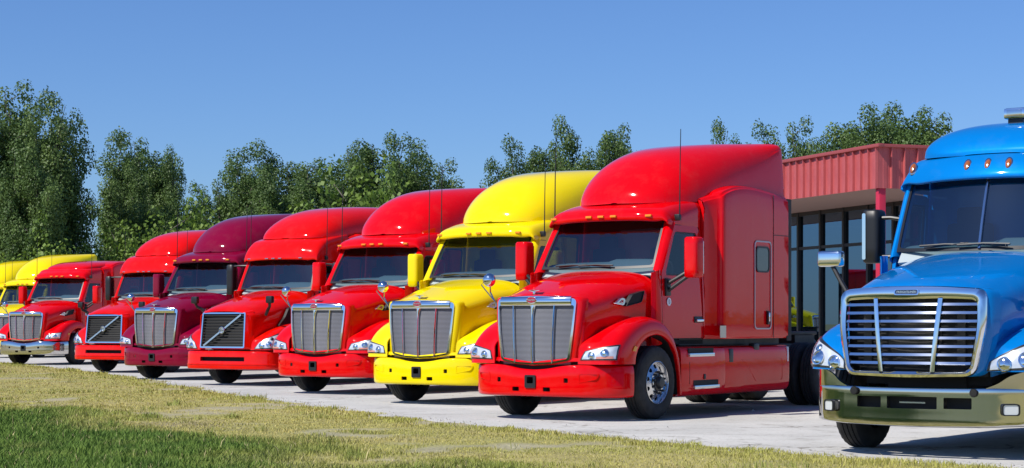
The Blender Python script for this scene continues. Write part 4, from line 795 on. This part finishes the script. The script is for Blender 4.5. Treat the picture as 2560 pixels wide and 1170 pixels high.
# grass: one mesh of bent blades, dense where near
LUSH = np.array([(-30., 62.), (-8.4, 29.6), (-4.9, 23.3), (-2.8, 19.7), (-.9, 16.5), (1.0, 13.2), (4.8, 6.)])
def lushness(P):
    best = np.full(len(P), 1e9); sg = np.zeros(len(P))
    for a, b_ in zip(LUSH[:-1], LUSH[1:]):
        d = b_ - a; t = np.clip(((P - a) @ d) / (d @ d), 0, 1); q = a + t[:, None] * d; D = np.hypot(*(P - q).T); c = d[0] * (P[:, 1] - a[1]) - d[1] * (P[:, 0] - a[0]); up = D < best; best = np.where(up, D, best); sg = np.where(up, c, sg)
    return np.where(sg < 0, best, -best)
def grass():
    out = []
    for (y0, y1, dens) in ((12.3, 16, 2100), (16, 20, 1800), (20, 26, 1250), (26, 36, 700), (36, 62, 280)):
        x0, x1 = -.32 * y1 - 1.5, .12 * y1 + 2.0
        if y0 < 20: x1 = 7.5
        n = int((x1 - x0) * (y1 - y0) * dens); P = np.stack([rng.uniform(x0, x1, n), rng.uniform(y0, y1, n)], 1); out.append(P)
    P = np.concatenate(out); d = edge_side(P) + .25 * (vnoise(P, .5, 5) - .5); P = P[d > 0]; d = d[d > 0]
    lu = lushness(P); lu = np.clip(.5 + (lu + 3.0 * (vnoise(P, 1.6, 1) - .5) + 1.6 * (vnoise(P, .45, 8) - .5)) / 2.6, 0, 1)
    clump = vnoise(P, .9, 2); fine = vnoise(P, .22, 3); bare = bareness(P)
    edge_rich = np.exp(-((d - .35) / .45) ** 2)
    keep = rng.random(len(P)) < np.clip(.30 + .55 * fine + lu * .6 + .3 * edge_rich - np.where((bare > .68) & (lu < .3), (bare - .68) * 6, 0), .02, 1)
    P, lu, clump, fine, d, edge_rich = [q[keep] for q in (P, lu, clump, fine, d, edge_rich)]
    n = len(P); far = np.clip(P[:, 1] / 22, .8, 2.4)
    tuft = np.clip((vnoise(P, .38, 21) - .80) * 5, 0, 1) * (lu < .6)
    h = (.016 + .022 * fine * clump + lu * (.036 + .034 * fine) + .035 * edge_rich * fine + .07 * tuft) * rng.uniform(.6, 1.35, n); wd = (.0036 + .0018 * lu) * far * rng.uniform(.7, 1.4, n)
    stalk = rng.random(n) < .0008; h = np.where(stalk, h * 1.9, h)
    a = rng.uniform(0, 2 * math.pi, n); ln = rng.uniform(.1, .9, n) * h; da = rng.uniform(0, 2 * math.pi, n)
    ux, uy = np.cos(a) * wd, np.sin(a) * wd; lx, ly = np.cos(da) * ln, np.sin(da) * ln; z0 = -.012
    V = np.empty((n, 5, 3)); V[:, 0] = np.stack([P[:, 0] - ux, P[:, 1] - uy, np.full(n, z0)], 1); V[:, 1] = np.stack([P[:, 0] + ux, P[:, 1] + uy, np.full(n, z0)], 1)
    V[:, 2] = np.stack([P[:, 0] + ux * .8 + lx * .35, P[:, 1] + uy * .8 + ly * .35, z0 + h * .6], 1); V[:, 3] = np.stack([P[:, 0] - ux * .8 + lx * .35, P[:, 1] - uy * .8 + ly * .35, z0 + h * .6], 1)
    V[:, 4] = np.stack([P[:, 0] + lx, P[:, 1] + ly, z0 + h], 1)
    me = bpy.data.meshes.new('grass'); me.vertices.add(n * 5); me.vertices.foreach_set('co', V.ravel())
    base = np.arange(n)[:, None] * 5; loops = np.concatenate([base + np.array([0, 1, 2, 3]), base + np.array([3, 2, 4])], 1).ravel()
    me.loops.add(n * 7); me.loops.foreach_set('vertex_index', loops.astype(np.int32)); me.polygons.add(n * 2)
    st = (np.arange(n)[:, None] * 7 + np.array([0, 4])).ravel(); me.polygons.foreach_set('loop_start', st.astype(np.int32)); me.update(calc_edges=True)
    dry = np.array((.52, .44, .15)); olive = np.array((.385, .385, .085)); green = np.array((.155, .245, .040)); dgreen = np.array((.09, .17, .026)); straw = np.array((.62, .52, .26))
    t1 = np.clip(vnoise(P, .7, 6) * .8 + vnoise(P, 2.6, 9) * .5 - .15 + .35 * edge_rich, 0, 1)[:, None]; c = dry * (1 - t1) + olive * t1; g2 = (dgreen + (green - dgreen) * np.clip(vnoise(P, .35, 7) * 1.2, 0, 1)[:, None])
    c = c * (1 - lu[:, None]) + g2 * lu[:, None]; c = c * (1 - .7 * tuft[:, None]) + g2 * .7 * tuft[:, None]; c *= rng.uniform(.80, 1.2, n)[:, None]
    sm = (rng.random(n) < np.where(lu > .5, .02, .06))[:, None]; c = np.where(sm | stalk[:, None], straw * rng.uniform(.6, 1.1, n)[:, None], c)
    at = me.color_attributes.new('tint', 'FLOAT_COLOR', 'POINT'); at.data.foreach_set('color', np.concatenate([np.repeat(c, 5, 0), np.ones((n * 5, 1))], 1).astype(np.float32).ravel())
    me.materials.append(MATS['grass']); o = obj('grass', me); tag(o, 'mown grass verge, dry olive with a lush green corner', 'grass', kind='stuff'); print('blades', n)
m = bsdf('grass', (.15, .17, .05), rough=.75, spec=.25); n = m.node_tree.nodes; at = n.new('ShaderNodeAttribute'); at.attribute_name = 'tint'; m.node_tree.links.new(at.outputs[0], n['Principled BSDF'].inputs['Base Color'])
n['Principled BSDF'].inputs['Subsurface Weight'].default_value = 0.0
grass()
def gravel():
    """crumbs of stone along the broken edge of the concrete and loose on it"""
    P = np.stack([rng.uniform(-12, 7, 90000), rng.uniform(13.5, 44, 90000)], 1); d = edge_side(P); k = rng.random(len(P)) < np.where(np.abs(d) < .45, .55 * np.exp(-(d / .22) ** 2), 0) + np.where((d < 0) & (d > -6), .004, 0); P = P[k]; n = len(P); s = rng.uniform(.004, .014, n) * np.where(rng.random(n) < .04, 2.0, 1)
    base = np.array([(1, 0, 0), (0, 1, 0), (-1, 0, 0), (0, -1, 0), (0, 0, 1)], float); V = base[None] * (s[:, None, None] * rng.uniform(.6, 1.4, (n, 5, 1))) ; V[:, :, :2] += P[:, None]; V[:, 4, 2] += .0; z = np.where(edge_side(P) < 0, .0005, -.006); V[:, :, 2] += z[:, None]
    F = (np.arange(n)[:, None, None] * 5 + np.array([(0, 1, 4), (1, 2, 4), (2, 3, 4), (3, 0, 4)])[None]).reshape(-1, 3); me = bpy.data.meshes.new('gravel'); me.from_pydata(V.reshape(-1, 3).tolist(), [], F.tolist()); me.materials.append(MATS['stone']); tag(obj('gravel', me), 'loose gravel crumbs along the broken concrete edge', 'gravel', kind='stuff'); print('stones', n)
m = bsdf('stone', (.35, .33, .3), rough=.9); noise_mix(m, (.16, .15, .135), (.55, .52, .47), 30, detail=2)
gravel()
def verge():
    xs, ys = np.linspace(-24, 10, 205), np.concatenate([np.linspace(-2, 12, 20)[:-1], np.linspace(12, 30, 150)[:-1], np.linspace(30, 64, 130)]); X, Y = np.meshgrid(xs, ys); P = np.stack([X.ravel(), Y.ravel()], 1)
    d = edge_side(P); lu = np.clip(.5 + (lushness(P) + 1.5 * (vnoise(P, 1.6, 1) - .5)) / 1.3, 0, 1)[:, None]; ba = np.clip((bareness(P) - .70) * 5, 0, .6)[:, None] * (1 - lu)
    purp = np.clip(1 - np.abs(lushness(P) + .9) / .9, 0, 1)[:, None] * np.clip(vnoise(P, 1.0, 31) * 1.6 - .3, 0, 1)[:, None]
    t = vnoise(P, 1.3, 33)[:, None]; c = np.array((.40, .34, .12)) * (1 - t) + np.array((.32, .305, .08)) * t; c = c * (1 - lu) + np.array((.10, .13, .035)) * lu; c = c * (1 - .6 * purp) + np.array((.26, .205, .15)) * .6 * purp; c = c * (1 - ba) + np.array((.40, .36, .27)) * ba; c *= (.85 + .3 * vnoise(P, .25, 34))[:, None]
    V = np.concatenate([P, np.full((len(P), 1), -.012) + .009 * vnoise(P, .5, 35)[:, None]], 1); nx = len(xs); F = []
    for i in range(len(ys) - 1):
        for j in range(nx - 1):
            q = i * nx + j
            if d[q] > -.6: F.append((q, q + 1, q + nx + 1, q + nx))
    me = bpy.data.meshes.new('verge'); me.from_pydata([tuple(v) for v in V], [], F); at = me.color_attributes.new('tint', 'FLOAT_COLOR', 'POINT'); at.data.foreach_set('color', np.concatenate([c, np.ones((len(c), 1))], 1).astype(np.float32).ravel()); me.materials.append(MATS['verge_soil']); tag(obj('verge', me), kind='structure')
m = bsdf('verge_soil', (.3, .26, .12), rough=.95); n = m.node_tree.nodes; l = m.node_tree.links; b = n['Principled BSDF']; at = n.new('ShaderNodeAttribute'); at.attribute_name = 'tint'
tc = n.new('ShaderNodeTexCoord'); no = n.new('ShaderNodeTexNoise'); no.inputs['Scale'].default_value = 28; no.inputs['Detail'].default_value = 8; l.new(tc.outputs['Object'], no.inputs['Vector']); mr = n.new('ShaderNodeMapRange'); mr.inputs[1].default_value = .3; mr.inputs[2].default_value = .7; mr.inputs[3].default_value = .62; mr.inputs[4].default_value = 1.3; l.new(no.outputs[0], mr.inputs[0])
vm = n.new('ShaderNodeVectorMath'); vm.operation = 'SCALE'; l.new(at.outputs[0], vm.inputs[0]); l.new(mr.outputs[0], vm.inputs['Scale']); l.new(vm.outputs[0], b.inputs['Base Color']); bp = n.new('ShaderNodeBump'); bp.inputs['Strength'].default_value = .8; bp.inputs['Distance'].default_value = .02; l.new(no.outputs[0], bp.inputs['Height']); l.new(bp.outputs[0], b.inputs['Normal'])
verge()

# ------------------------------------------------------------------ showroom behind the row
m = bsdf('fascia_red', (.46, .09, .09), rough=.42); noise_mix(m, (.45, .085, .088), (.52, .11, .108), 3)
bsdf('fascia_cap', (.34, .07, .07), rough=.4); m = bsdf('soffit', (.30, .19, .165), rough=.85); bsdf('mullion', (.012, .012, .013), rough=.45); bsdf('column_red', (.55, .025, .06), rough=.4)
bsdf('inner_wall', (.06, .06, .06), rough=.9); bsdf('roofing', (.25, .25, .25), rough=.9)
def showroom():
    C = Vector((7.4, 38.0, 0)); u = Vector((-.336, .942, 0)).normalized(); v = Vector((u.y, -u.x, 0))      # u along the west face, v along the south face
    T = empty('showroom', C, math.atan2(u.y, u.x)); tag(T, 'low showroom with red ribbed metal fascia and dark glass front', 'building')
    # local frame: x along the left face, -y along the right face (into the building is -y)
    LZ, LT, N1, N2, OH = 4.01, 4.85, 46, 40, 2.7; pw = .305
    pm = MB(); pm.box((pw / 2, .0, (LZ + LT) / 2), (pw, .02, LT - LZ)); prof = pm
    pan = MB(); w_ = pw - .004
    sec = [(0.002, .0), (.010, .055), (.022, .055), (.030, .0), (.105, .0), (.112, .006), (.19, .006), (.197, 0), (w_, .0)]
    pan.grid(np.array([[(x, y, z) for x, y in sec] for z in (LZ, LT)])); pme = pan.mesh('fascia_panel', 'fascia_red', thick=.006, ang=20)
    for k in range(N1): o = obj('fascia_panel', pme, T); o.location = (k * pw, 0, 0)
    for k in range(N2): o = obj('fascia_panel', pme, T); o.location = (0, -(k + 1) * pw, 0); o.rotation_euler = (0, 0, math.radians(90)); o.scale = (1, 1, 1)
    W1, W2 = N1 * pw, N2 * pw
    MB().box((W1 / 2 - .05, .01, LT + .02), (W1 + .2, .14, .07)).build('cap_flashing', 'fascia_cap', T, bevel=.01); MB().box((-.005, -W2 / 2 - .06, LT + .021), (.14, W2, .068)).build('cap_flashing', 'fascia_cap', T, bevel=.01)
    MB().box((W1 / 2, -W2 / 2, LT - .12), (W1 - .12, W2 - .12, .08)).build('roof', 'roofing', T)
    MB().box((W1 / 2, -W2 / 2, LZ + .04), (W1 - .1, W2 - .1, .05)).build('soffit', 'soffit', T)
    MB().box((.10, -.12, LZ / 2 + .01), (.15, .15, LZ)).build('column', 'column_red', T, bevel=.01); MB().box((7.2, -.12, LZ / 2 + .01), (.15, .15, LZ)).build('column', 'column_red', T, bevel=.01)
    MB().box((.14, -7.2, LZ / 2 + .01), (.15, .15, LZ)).build('column', 'column_red', T, bevel=.01)
    step = 1.12; zs = (.25, 3.13, LZ + .01)
    k1 = int((W1 - OH) / step); k2 = int((W2 - OH) / step)
    for i in range(k1 + 1): MB().box((OH + i * step, -OH, LZ / 2 + .01), (.085, .14, LZ)).build('mullion', 'mullion', T)
    for i in range(1, k2 + 1): MB().box((OH, -OH - i * step, LZ / 2 + .01), (.14, .085, LZ)).build('mullion', 'mullion', T)
    for z, hh in ((.12, .24), (3.13, .07), (LZ - .04, .09)):
        MB().box((OH + k1 * step / 2, -OH, z), (k1 * step, .11, hh)).build('transom', 'mullion', T); MB().box((OH, -OH - k2 * step / 2, z), (.11, k2 * step, hh)).build('transom', 'mullion', T)
    for z0, z1 in ((.24, 3.095), (3.165, LZ - .085)):
        for i in range(k1): a = OH + i * step + .0425; MB().face([(a, -OH, z0), (a + step - .085, -OH, z0), (a + step - .085, -OH, z1), (a, -OH, z1)]).build('pane', 'pane_glass', T)
        for i in range(k2): a = -OH - i * step - .0425; MB().face([(OH, a, z0), (OH, a - step + .085, z0), (OH, a - step + .085, z1), (OH, a, z1)]).build('pane', 'pane_glass', T)
    MB().box((OH + k1 * step / 2 + .5, -OH - k2 * step + .4, LZ / 2), (k1 * step, .1, LZ - .02)).build('inner_wall', 'inner_wall', T); MB().box((OH + k1 * step - .1, -OH - k2 * step / 2, LZ / 2), (.1, k2 * step - .9, LZ - .02)).build('inner_wall', 'inner_wall', T)
    MB().box((OH + k1 * step / 2, -OH - k2 * step / 2, .02), (k1 * step - .3, k2 * step - .3, .03)).build('inner_floor', 'inner_wall', T)
    MB().box((OH + 4, -OH - 3.2, .5), (3.0, .8, 1.0)).build('counter', 'inner_wall', T, bevel=.03)
showroom()

# ------------------------------------------------------------------ trees
m = bsdf('bark', (.12, .10, .08), rough=.95); noise_mix(m, (.08, .066, .052), (.17, .15, .125), 6, bump=.6, bscale=14, dist=.03)
def leafmat(name, c1, c2):
    m = bpy.data.materials.new(name); m.use_nodes = True; n = m.node_tree.nodes; l = m.node_tree.links; b = n['Principled BSDF']; b.inputs['Roughness'].default_value = .5; b.inputs['Specular IOR Level'].default_value = .35
    at = n.new('ShaderNodeAttribute'); at.attribute_name = 'tint'; r = n.new('ShaderNodeValToRGB'); r.color_ramp.elements[0].color = (*c1, 1); r.color_ramp.elements[1].color = (*c2, 1); l.new(at.outputs['Fac'], r.inputs[0]); l.new(r.outputs[0], b.inputs['Base Color'])
    tl = n.new('ShaderNodeBsdfTranslucent'); l.new(r.outputs[0], tl.inputs[0]); mx = n.new('ShaderNodeMixShader'); mx.inputs[0].default_value = .28; l.new(b.outputs[0], mx.inputs[1]); l.new(tl.outputs[0], mx.inputs[2]); l.new(mx.outputs[0], n['Material Output'].inputs[0]); MATS[name] = m
leafmat('leaf', (.050, .105, .027), (.17, .255, .066)); leafmat('leaf_light', (.09, .17, .022), (.24, .34, .06))
def make_tree(H, spread, seed, nlimb=22, leaves=17000, low=.10, leafsz=.135):
    """returns (trunk mesh, crown mesh): cottonwood-like, steep limbs each carrying upright leaf clumps"""
    r = np.random.default_rng(seed); tr = MB(); tips = []
    lean = r.uniform(-.03, .03, 2); tp = [(lean[0] * H * t, lean[1] * H * t, H * .9 * t) for t in np.linspace(0, 1, 9)]
    tr.tube(tp, [.19 * (H / 12) * (1 - .9 * t) + .012 for t in np.linspace(0, 1, 9)], 8)
    clumps = []; tops = r.permutation(np.linspace(.66, .97, nlimb))
    for k in range(nlimb + 1):                      # upright leaders, the last one is the trunk's own top
        a = k * 2.4 + r.uniform(-.4, .4); rr = spread * (.30 + .62 * ((k * .618) % 1)) if k < nlimb else 0.0; top = (tops[k] if k < nlimb else 1.0) * H * (1 - .16 * (rr / spread) ** 2)
        z0 = H * (low + .22 * r.random()); base = np.array((lean[0] * z0, lean[1] * z0, z0 * .8)); pts = []
        for s in np.linspace(0, 1, 8):
            q = np.array((math.cos(a) * rr * s ** .45 + lean[0] * H * s, math.sin(a) * rr * s ** .45 + lean[1] * H * s, z0 * .8 + (top - .35 - z0 * .8) * s)); pts.append(q + r.normal(0, .10, 3) * (s > 0))
        tr.tube(pts, [.085 * (H / 12) * (1 - .88 * s) + .006 for s in np.linspace(0, 1, 8)], 5)
        z = z0
        while z < top - .2:
            s = (z - z0 * .8) / max(.1, top - .35 - z0 * .8); f_ = (z - z0) / (top - z0); q = np.array((math.cos(a) * rr * max(0, s) ** .45 + lean[0] * H * s, math.sin(a) * rr * max(0, s) ** .45 + lean[1] * H * s, z))
            rad = r.uniform(.50, .86) * (1.0 - .22 * max(0, f_ - .6) / .4) * (.75 + .5 * min(1, f_ * 3)); clumps.append((q + r.normal(0, .30, 3) * np.array((1, 1, .4)), rad))
            if r.random() < .6:
                b2 = r.uniform(0, 6.28); tip = q + np.array((math.cos(b2), math.sin(b2), .5)) * r.uniform(.6, 1.2); tr.tube([q, tip], [.022, .008], 4); clumps.append((tip, r.uniform(.42, .68)))
            z += r.uniform(.55, 1.05)
    C = np.array([c for c, _ in clumps]); S_ = np.array([s for _, s in clumps]); w_ = S_ ** 2; idx = r.choice(len(C), leaves, p=w_ ** .95 / (w_ ** .95).sum())
    d = r.normal(0, 1, (leaves, 3)); d /= np.linalg.norm(d, axis=1)[:, None]; rad = .42 + .62 * r.random(leaves) ** .7; P = C[idx] + d * (rad * S_[idx])[:, None] * np.array((1, 1, 1.18)); P[:, 2] = np.maximum(P[:, 2], .25)
    nrm = d + r.normal(0, .55, (leaves, 3)) + np.array((0, 0, .35)); nrm /= np.linalg.norm(nrm, axis=1)[:, None]; t = np.cross(nrm, r.normal(0, 1, (leaves, 3))); t /= np.linalg.norm(t, axis=1)[:, None]; bt = np.cross(nrm, t)
    L = (leafsz * r.uniform(.6, 1.35, leaves))[:, None]; W = L * .42
    V = np.empty((leaves, 4, 3)); V[:, 0] = P - t * L * .5; V[:, 1] = P + bt * W; V[:, 2] = P + t * L * .5; V[:, 3] = P - bt * W
    me = bpy.data.meshes.new('crown'); me.vertices.add(leaves * 4); me.vertices.foreach_set('co', V.ravel()); me.loops.add(leaves * 4); me.loops.foreach_set('vertex_index', np.arange(leaves * 4, dtype=np.int32)); me.polygons.add(leaves); me.polygons.foreach_set('loop_start', (np.arange(leaves) * 4).astype(np.int32)); me.update(calc_edges=True)
    tint = np.clip(r.random(len(C))[idx] * .55 + r.random(leaves) * .45, 0, 1); at = me.attributes.new('tint', 'FLOAT', 'POINT'); at.data.foreach_set('value', np.repeat(tint, 4).astype(np.float32)); me.materials.append(MATS['leaf'])
    return tr.mesh('trunk', 'bark'), me
KINDS = [make_tree(12.5, 2.2, 3, 9, 52000, low=.06), make_tree(12.0, 2.8, 5, 10, 56000, low=.06), make_tree(12.2, 2.0, 8, 7, 40000, low=.08), make_tree(12.0, 3.3, 13, 12, 62000, low=.10)]
KH = [12.5, 12.0, 12.2, 12.0]
BUSH = make_tree(3.4, 1.5, 21, 7, 6000, low=.05, leafsz=.14)
# (pixel of the trunk, pixel of the crown's top, distance, kind, width factor)
TREES = [(-80, 250, 92, 1, 1.0), (18, 214, 94, 0, .85), (84, 262, 97, 2, .85), (140, 251, 93, 2, .72), (30, 330, 90, 3, .85), (100, 390, 89, 1, .75),
         (288, 345, 102, 2, .80), (345, 340, 104, 0, .90), (392, 362, 102, 1, .80), (440, 390, 100, 3, .62), (345, 430, 98, 3, .75), (505, 474, 108, 2, .8),
         (545, 445, 112, 0, .8), (590, 386, 115, 2, 1.05), (655, 382, 118, 3, .95), (715, 388, 116, 1, 1.0), (765, 402, 112, 0, .95), (690, 450, 110, 3, .9), (820, 440, 114, 2, .8),
         (880, 360, 116, 0, .85), (945, 342, 118, 1, .95), (985, 352, 114, 2, .9), (1045, 362, 118, 2, .85), (1100, 405, 116, 0, .85), (1015, 430, 112, 3, .9), (1180, 520, 118, 3, .7),
         (1288, 366, 118, 2, .8), (1360, 350, 120, 1, .75), (1435, 322, 122, 3, .75), (1505, 311, 119, 1, .75), (1545, 322, 124, 0, .7), (1640, 400, 122, 1, .8),
         (1800, 322, 124, 2, .7), (1925, 330, 118, 2, .8), (1985, 303, 116, 0, .75), (2040, 360, 120, 2, .7), (2105, 290, 112, 1, .95), (2170, 275, 110, 0, 1.0), (2235, 285, 113, 3, .9), (2300, 268, 111, 1, 1.0), (2350, 278, 108, 0, .9), (2440, 400, 112, 1, 1.0), (2530, 420, 115, 3, 1.0), (2640, 395, 112, 0, 1.0)]
def zone(px):
    for k, q in enumerate((215, 490, 800, 1210, 1720, 2060)):
        if px < q: return k
    return 6
ZONES = ['in the tall clump beyond the last yellow trucks', 'in the clump beyond the low roofed red truck', 'in the row beyond the maroon truck', 'in the clump next to the gap of open sky', 'in the thin group beyond the yellow and tall red roofs', 'in the small group beyond the tall red roof and fascia', 'in the full clump behind the showroom']
RANK = ['tallest', 'second tallest', 'third tallest', 'fourth tallest', 'fifth tallest', 'sixth tallest', 'seventh tallest', 'eighth tallest', 'ninth tallest']
def tree_h(t): return CAM_H + (HORIZON - t[1]) * t[2] / FPX
for i, t in enumerate(TREES):
    px, py, dist, kind, wf = t; h = tree_h(t); z_ = zone(px); rank = sorted([tree_h(q) for q in TREES if zone(q[0]) == z_], reverse=True).index(h)
    T = empty('tree', ((px - 1280) * dist / FPX, dist, -.03), i * 1.7); s = h / KH[kind]; T.scale = (s * wf, s * wf, s)
    tag(T, RANK[rank] + ' leafy green tree ' + ZONES[z_], 'tree', 'trees ' + ZONES[z_]); obj('trunk', KINDS[kind][0], T); obj('crown', KINDS[kind][1], T)
BUSH[1].materials.clear(); BUSH[1].materials.append(MATS['leaf_light'])
for i, (px, py) in enumerate(((70, 610), (150, 590), (228, 640), (290, 588), (345, 615), (412, 560), (470, 585), (535, 540), (600, 575), (860, 470), (1010, 480))):
    dist = 86.5 + max(0, px) * .017; T = empty('bush', ((px - 1280) * dist / FPX, dist, -.03), i * 2.1); h = CAM_H + (HORIZON - py) * dist / FPX; s = h / 3.4; T.scale = (s * .75, s * .75, s)
    tag(T, 'young light green bush at the foot of the darker trees', 'bush', 'light green bushes along the foot of the tree line'); obj('stem', BUSH[0], T); obj('foliage', BUSH[1], T)

# ------------------------------------------------------------------ place the trucks
def place(T, X, Y, psi, z=0.0):
    p = math.radians(psi); T.location = (X, Y, z); T.rotation_euler = (0, 0, math.atan2(-math.cos(p), -math.sin(p))); return T
GRP = 'trucks parked nose out in a row on the lot'
tA = build_a('semi_truck')
place(tA, .96, 25.7, 35); tag(tA, 'red truck with tall sleeper roof, right beside the blue truck', 'truck', GRP)
if True:
    c = place(copy_tree(tA, swap={'red': 'yellow'}), -.81, 30.45, 33.3); tag(c, 'bright yellow truck with mesh grille between two red trucks', 'truck', GRP)
    c = place(copy_tree(tA), -2.88, 34.75, 33.5); tag(c, 'red truck with mesh grille between the yellow truck and a diagonal bar grille truck', 'truck', GRP)
    c = place(copy_tree(tA, swap={'red': 'maroon'}), -7.49, 43.4, 29.6); tag(c, 'dark maroon truck with mesh grille', 'truck', GRP)
    B7 = dict(A['bumper']); B7['mat'] = 'polished'
    t7 = build_a('semi_truck', 'red', bumper=B7, rivets=[],
        cap=A['cap'][:4] + [(-.70, 2.93, .15, .98, .16, 2.63), (-.85, 3.0, .10, .985, .16, 2.62), (-1.25, 3.05, .03, .985, .15, 2.62), (-1.52, 3.07, 0, .985, .12, 2.62)],
        fairing=[(-.86, .30, 2.98, 2.995, 2.4, 0), (-.9, .55, 2.98, 3.04, 2.4, 0), (-1.05, .75, 3.0, 3.11, 2.6, 0), (-1.3, .85, 3.02, 3.19, 2.6, .02), (-1.7, .92, 3.04, 3.25, 2.8, .03), (-2.3, .97, 3.06, 3.29, 3, .04), (-3.0, 1.0, 3.06, 3.32, 3.4, .05), (-3.82, 1.05, 3.06, 3.33, 4, .06)])
    place(t7, -14.5, 58.7, 21.8); tag(t7, 'red truck with low roof and polished chrome bumper beside a yellow truck', 'truck', GRP)
    c = place(copy_tree(tA, swap={'red': 'yellow'}), -18.6, 70.3, 20.5); tag(c, 'yellow truck behind the low roofed red truck, its grille mostly out of sight', 'truck', GRP)
    c = place(copy_tree(tA, swap={'red': 'yellow'}), -22.0, 77.5, 20); tag(c, 'last yellow truck of the row, only its roof showing behind another yellow truck', 'truck', GRP)
    tB = build_truck(Bt, 'semi_truck'); place(tB, -5.2, 39.5, 31.5); tag(tB, 'red truck with black diagonal bar grille between a maroon and a red truck', 'truck', GRP)
    c = place(copy_tree(tB), -9.9, 49.6, 27); tag(c, 'red truck with black diagonal bar grille between the maroon truck and low roofed truck', 'truck', GRP)
tC = build_truck(Ct, 'semi_truck'); place(tC, 4.5, 18.8, 35); tag(tC, 'blue truck with chrome slatted grille and polished bumper', 'truck', GRP)
ru = MB().box((-1.45, .05, 3.50), (.24, .24, .12)).build('roof_unit', 'chrome', tC, bevel=.03); MB().box((-1.326, .05, 3.50), (.008, .16, .07)).build('face', 'polished', ru, bevel=.003); MB().tube([(-1.45, .15, 3.5), (-1.5, .45, 3.50)], .015, 6).build('cable', 'black_plastic', ru); MB().box((-1.45, .05, 3.42), (.16, .16, .06)).build('unit_foot', 'black_plastic', ru)
